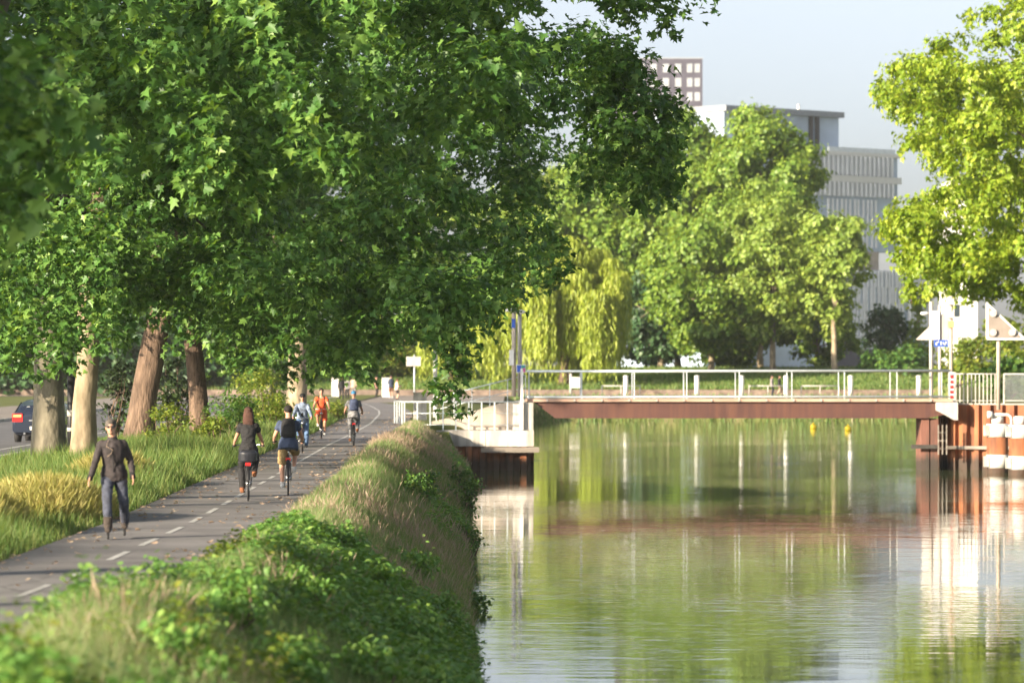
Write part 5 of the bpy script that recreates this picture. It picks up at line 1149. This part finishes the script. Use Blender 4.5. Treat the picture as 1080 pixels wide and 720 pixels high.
for px, py, lab in ((354, 418.6, 'white square post left of the walkers on the plaza'), (407, 418.4, 'white square post between the person in black and the man in navy')):
    p = spot(px, py)
    if bp_ is None:
        bp_ = thing('plaza_post', lab, 'post', p, 0, 'white posts on the plaza'); bm = bmesh.new(); box(bm, -.32, .32, -.2, .2, -.1, 1.5); obj('body', bm, M['white'], bp_)
        bm = bmesh.new(); box(bm, -.35, .35, -.23, .23, 1.502, 1.58); obj('cap', bm, M['offwhite'], bp_)
    else: dup(bp_, p, 0, lab)

# ------------------------------------------------------------------ parked car, roadside post
def car(label, loc, rz):
    """hatchback, rear end at local y=0 facing -Y (the viewer), length along +Y"""
    t = thing('parked_car', label, 'car', loc, rz)
    Wd = .87
    secs = []  # (y, [(x, z)...]) half outline
    def ring(y, zb, zs, zr, ws, wr): return [(0, zb), (ws * .86, zb), (ws, zb + .12), (ws, zs - .12), (ws * .975, zs), (wr, zr - .06), (wr * .82, zr), (0, zr + .015)], y
    data = [(0.0, .42, .80, .86, .80, .74), (.06, .30, .92, 1.0, Wd, .76), (.22, .24, .95, 1.16, Wd, .72), (.55, .22, .95, 1.36, Wd, .66), (1.0, .2, .95, 1.43, Wd, .63), (1.9, .2, .94, 1.45, Wd, .62), (2.5, .2, .93, 1.38, Wd, .62), (3.1, .2, .92, 1.02, Wd, .72), (3.8, .22, .80, .86, Wd, .72), (4.2, .3, .62, .68, .78, .66)]
    bm = bmesh.new(); rings = []
    for y, zb, zs, zr, ws, wr in data:
        h, _ = ring(y, zb, zs, zr, ws, wr); full = h + [(-x, z) for x, z in h[-2:0:-1]]
        rings.append([bm.verts.new((x, y, z)) for x, z in full])
    n = len(rings[0])
    for A, B in zip(rings[:-1], rings[1:]):
        for k in range(n): f = bm.faces.new((A[k], B[k], B[(k + 1) % n], A[(k + 1) % n])); f.smooth = True
    bm.faces.new(rings[0]); bm.faces.new(rings[-1][::-1]); bmesh.ops.recalc_face_normals(bm, faces=bm.faces); obj('body', bm, M['navypaint'], t)
    bm = bmesh.new(); prism(bm, [(-.62, .205, 1.0), (.62, .205, 1.0), (.56, .50, 1.345), (.45, .53, 1.37), (-.45, .53, 1.37), (-.56, .50, 1.345)], (0, -.035, .025)); o = obj('rear_window', bm, M['glass'], t)
    bm = bmesh.new(); disc(bm, (-.36, .24, 1.14), (0, -.75, .6), .10, .012, 18); obj('round_sticker', bm, M['white'], o)
    for s in (1, -1):
        bm = bmesh.new(); prism(bm, [(s * .88, .5, .99), (s * .88, 2.9, .98), (s * .66, 2.45, 1.34), (s * .69, .85, 1.36)], (s * .006, 0, 0)); obj('side_window', bm, M['glass'], t)
        bm = bmesh.new(); x0, x1 = sorted((s * .52, s * .872)); box(bm, x0, x1, -.012, .1, .70, .98); l_ = obj('tail_light', bm, M['glassred'], t)
        bm = bmesh.new(); x0, x1 = sorted((s * .56, s * .84)); box(bm, x0, x1, -.02, -.0125, .86, .94); obj('light_lens', bm, M['amber'], l_)
        bm = bmesh.new(); ell(bm, (s * .98, 2.5, 1.0), (.11, .06, .08), 12, 8); tube(bm, [(s * .84, 2.5, .95), (s * .95, 2.5, .98)], .02, 6); obj('wing_mirror', bm, M['navypaint'], t)
        for y in (.75, 3.35):
            bm = bmesh.new(); disc(bm, (s * .78, y, .31), (1, 0, 0), .31, .2, 24); w = obj('wheel', bm, M['rubber'], t)
            bm = bmesh.new(); disc(bm, (s * .885, y, .31), (1, 0, 0), .2, .02, 18); obj('rim', bm, M['chrome'], w)
    bm = bmesh.new(); box(bm, -.80, .80, -.05, .05, .34, .58); obj('bumper', bm, M['navypaint'], t)
    bm = bmesh.new(); box(bm, -.26, .26, -.068, -.053, .42, .54); o = obj('number_plate', bm, M['white'], t)
    bm = bmesh.new(); box(bm, -.3, .3, -.02, .0, .72, .77); obj('trim', bm, M['chrome'], t)
    bm = bmesh.new(); tube(bm, [(-.45, -.04, .30), (-.45, .3, .30)], .035, 10); obj('exhaust', bm, M['chrome'], t)
q = at(12, 466, 146); car('dark navy hatchback seen from behind on the road beside the grey plane trunk', (q.x + .9, 146, 1.966), R(-1.5))
po = thing('roadside_post', 'dark round post with white stickers and a yellow base box between two plane trunks', 'post', at(75, 486, 113))
q = at(75, 486, 113)
bm = bmesh.new(); tube(bm, [(q.x, 113, 2.0), (q.x, 113, 4.3)], .10, 14); P('post', bm, M['black'], po)
bm = bmesh.new()
for z, h in ((3.25, .16), (2.85, .1)): tube(bm, [(q.x, 113, z), (q.x, 113, z + h)], .106, 14)
P('sticker', bm, M['white'], po) if False else bm.free()
for z, h in ((3.25, .16), (2.85, .1)): bm = bmesh.new(); tube(bm, [(q.x, 113, z), (q.x, 113, z + h)], .106, 14); P('sticker', bm, M['offwhite'], po)
bm = bmesh.new(); box(bm, q.x - .14, q.x + .14, 112.84, 113.1, 2.05, 2.35); P('base_box', bm, M['yellow'], po)
# hedge and low wall closing the view down the road
shrub('long dark hedge far down the road below the dark trees', (-42, 372, 2.6), 21, 5.5, 'fardark', 200, leaf=.5, per=3, n=110, name='hedge', group='hedges beyond the plaza', tmpl=CLUMP_LEAF, ry=3)
shrub('lit green hedge beyond the plaza behind the walkers', (-14.5, 384, 3.4), 8.5, 3.2, 'shrublit', 201, leaf=.35, per=4, n=60, name='hedge', group='hedges beyond the plaza', tmpl=CLUMP_LEAF, ry=2)

# ------------------------------------------------------------------ summer haze
bm = bmesh.new(); box(bm, -2510, 2510, -70, 3010, -2.7, 80)
hz = bpy.data.materials.new('haze_air'); hz.use_nodes = True; t = hz.node_tree; t.nodes.remove(t.nodes['Principled BSDF'])
pv = t.nodes.new('ShaderNodeVolumePrincipled'); pv.inputs['Density'].default_value = 0.00008; pv.inputs['Color'].default_value = (.92, .94, .95, 1)
t.links.new(pv.outputs[0], t.nodes['Material Output'].inputs['Volume'])
tag(obj('haze', bm, hz), kind='stuff')
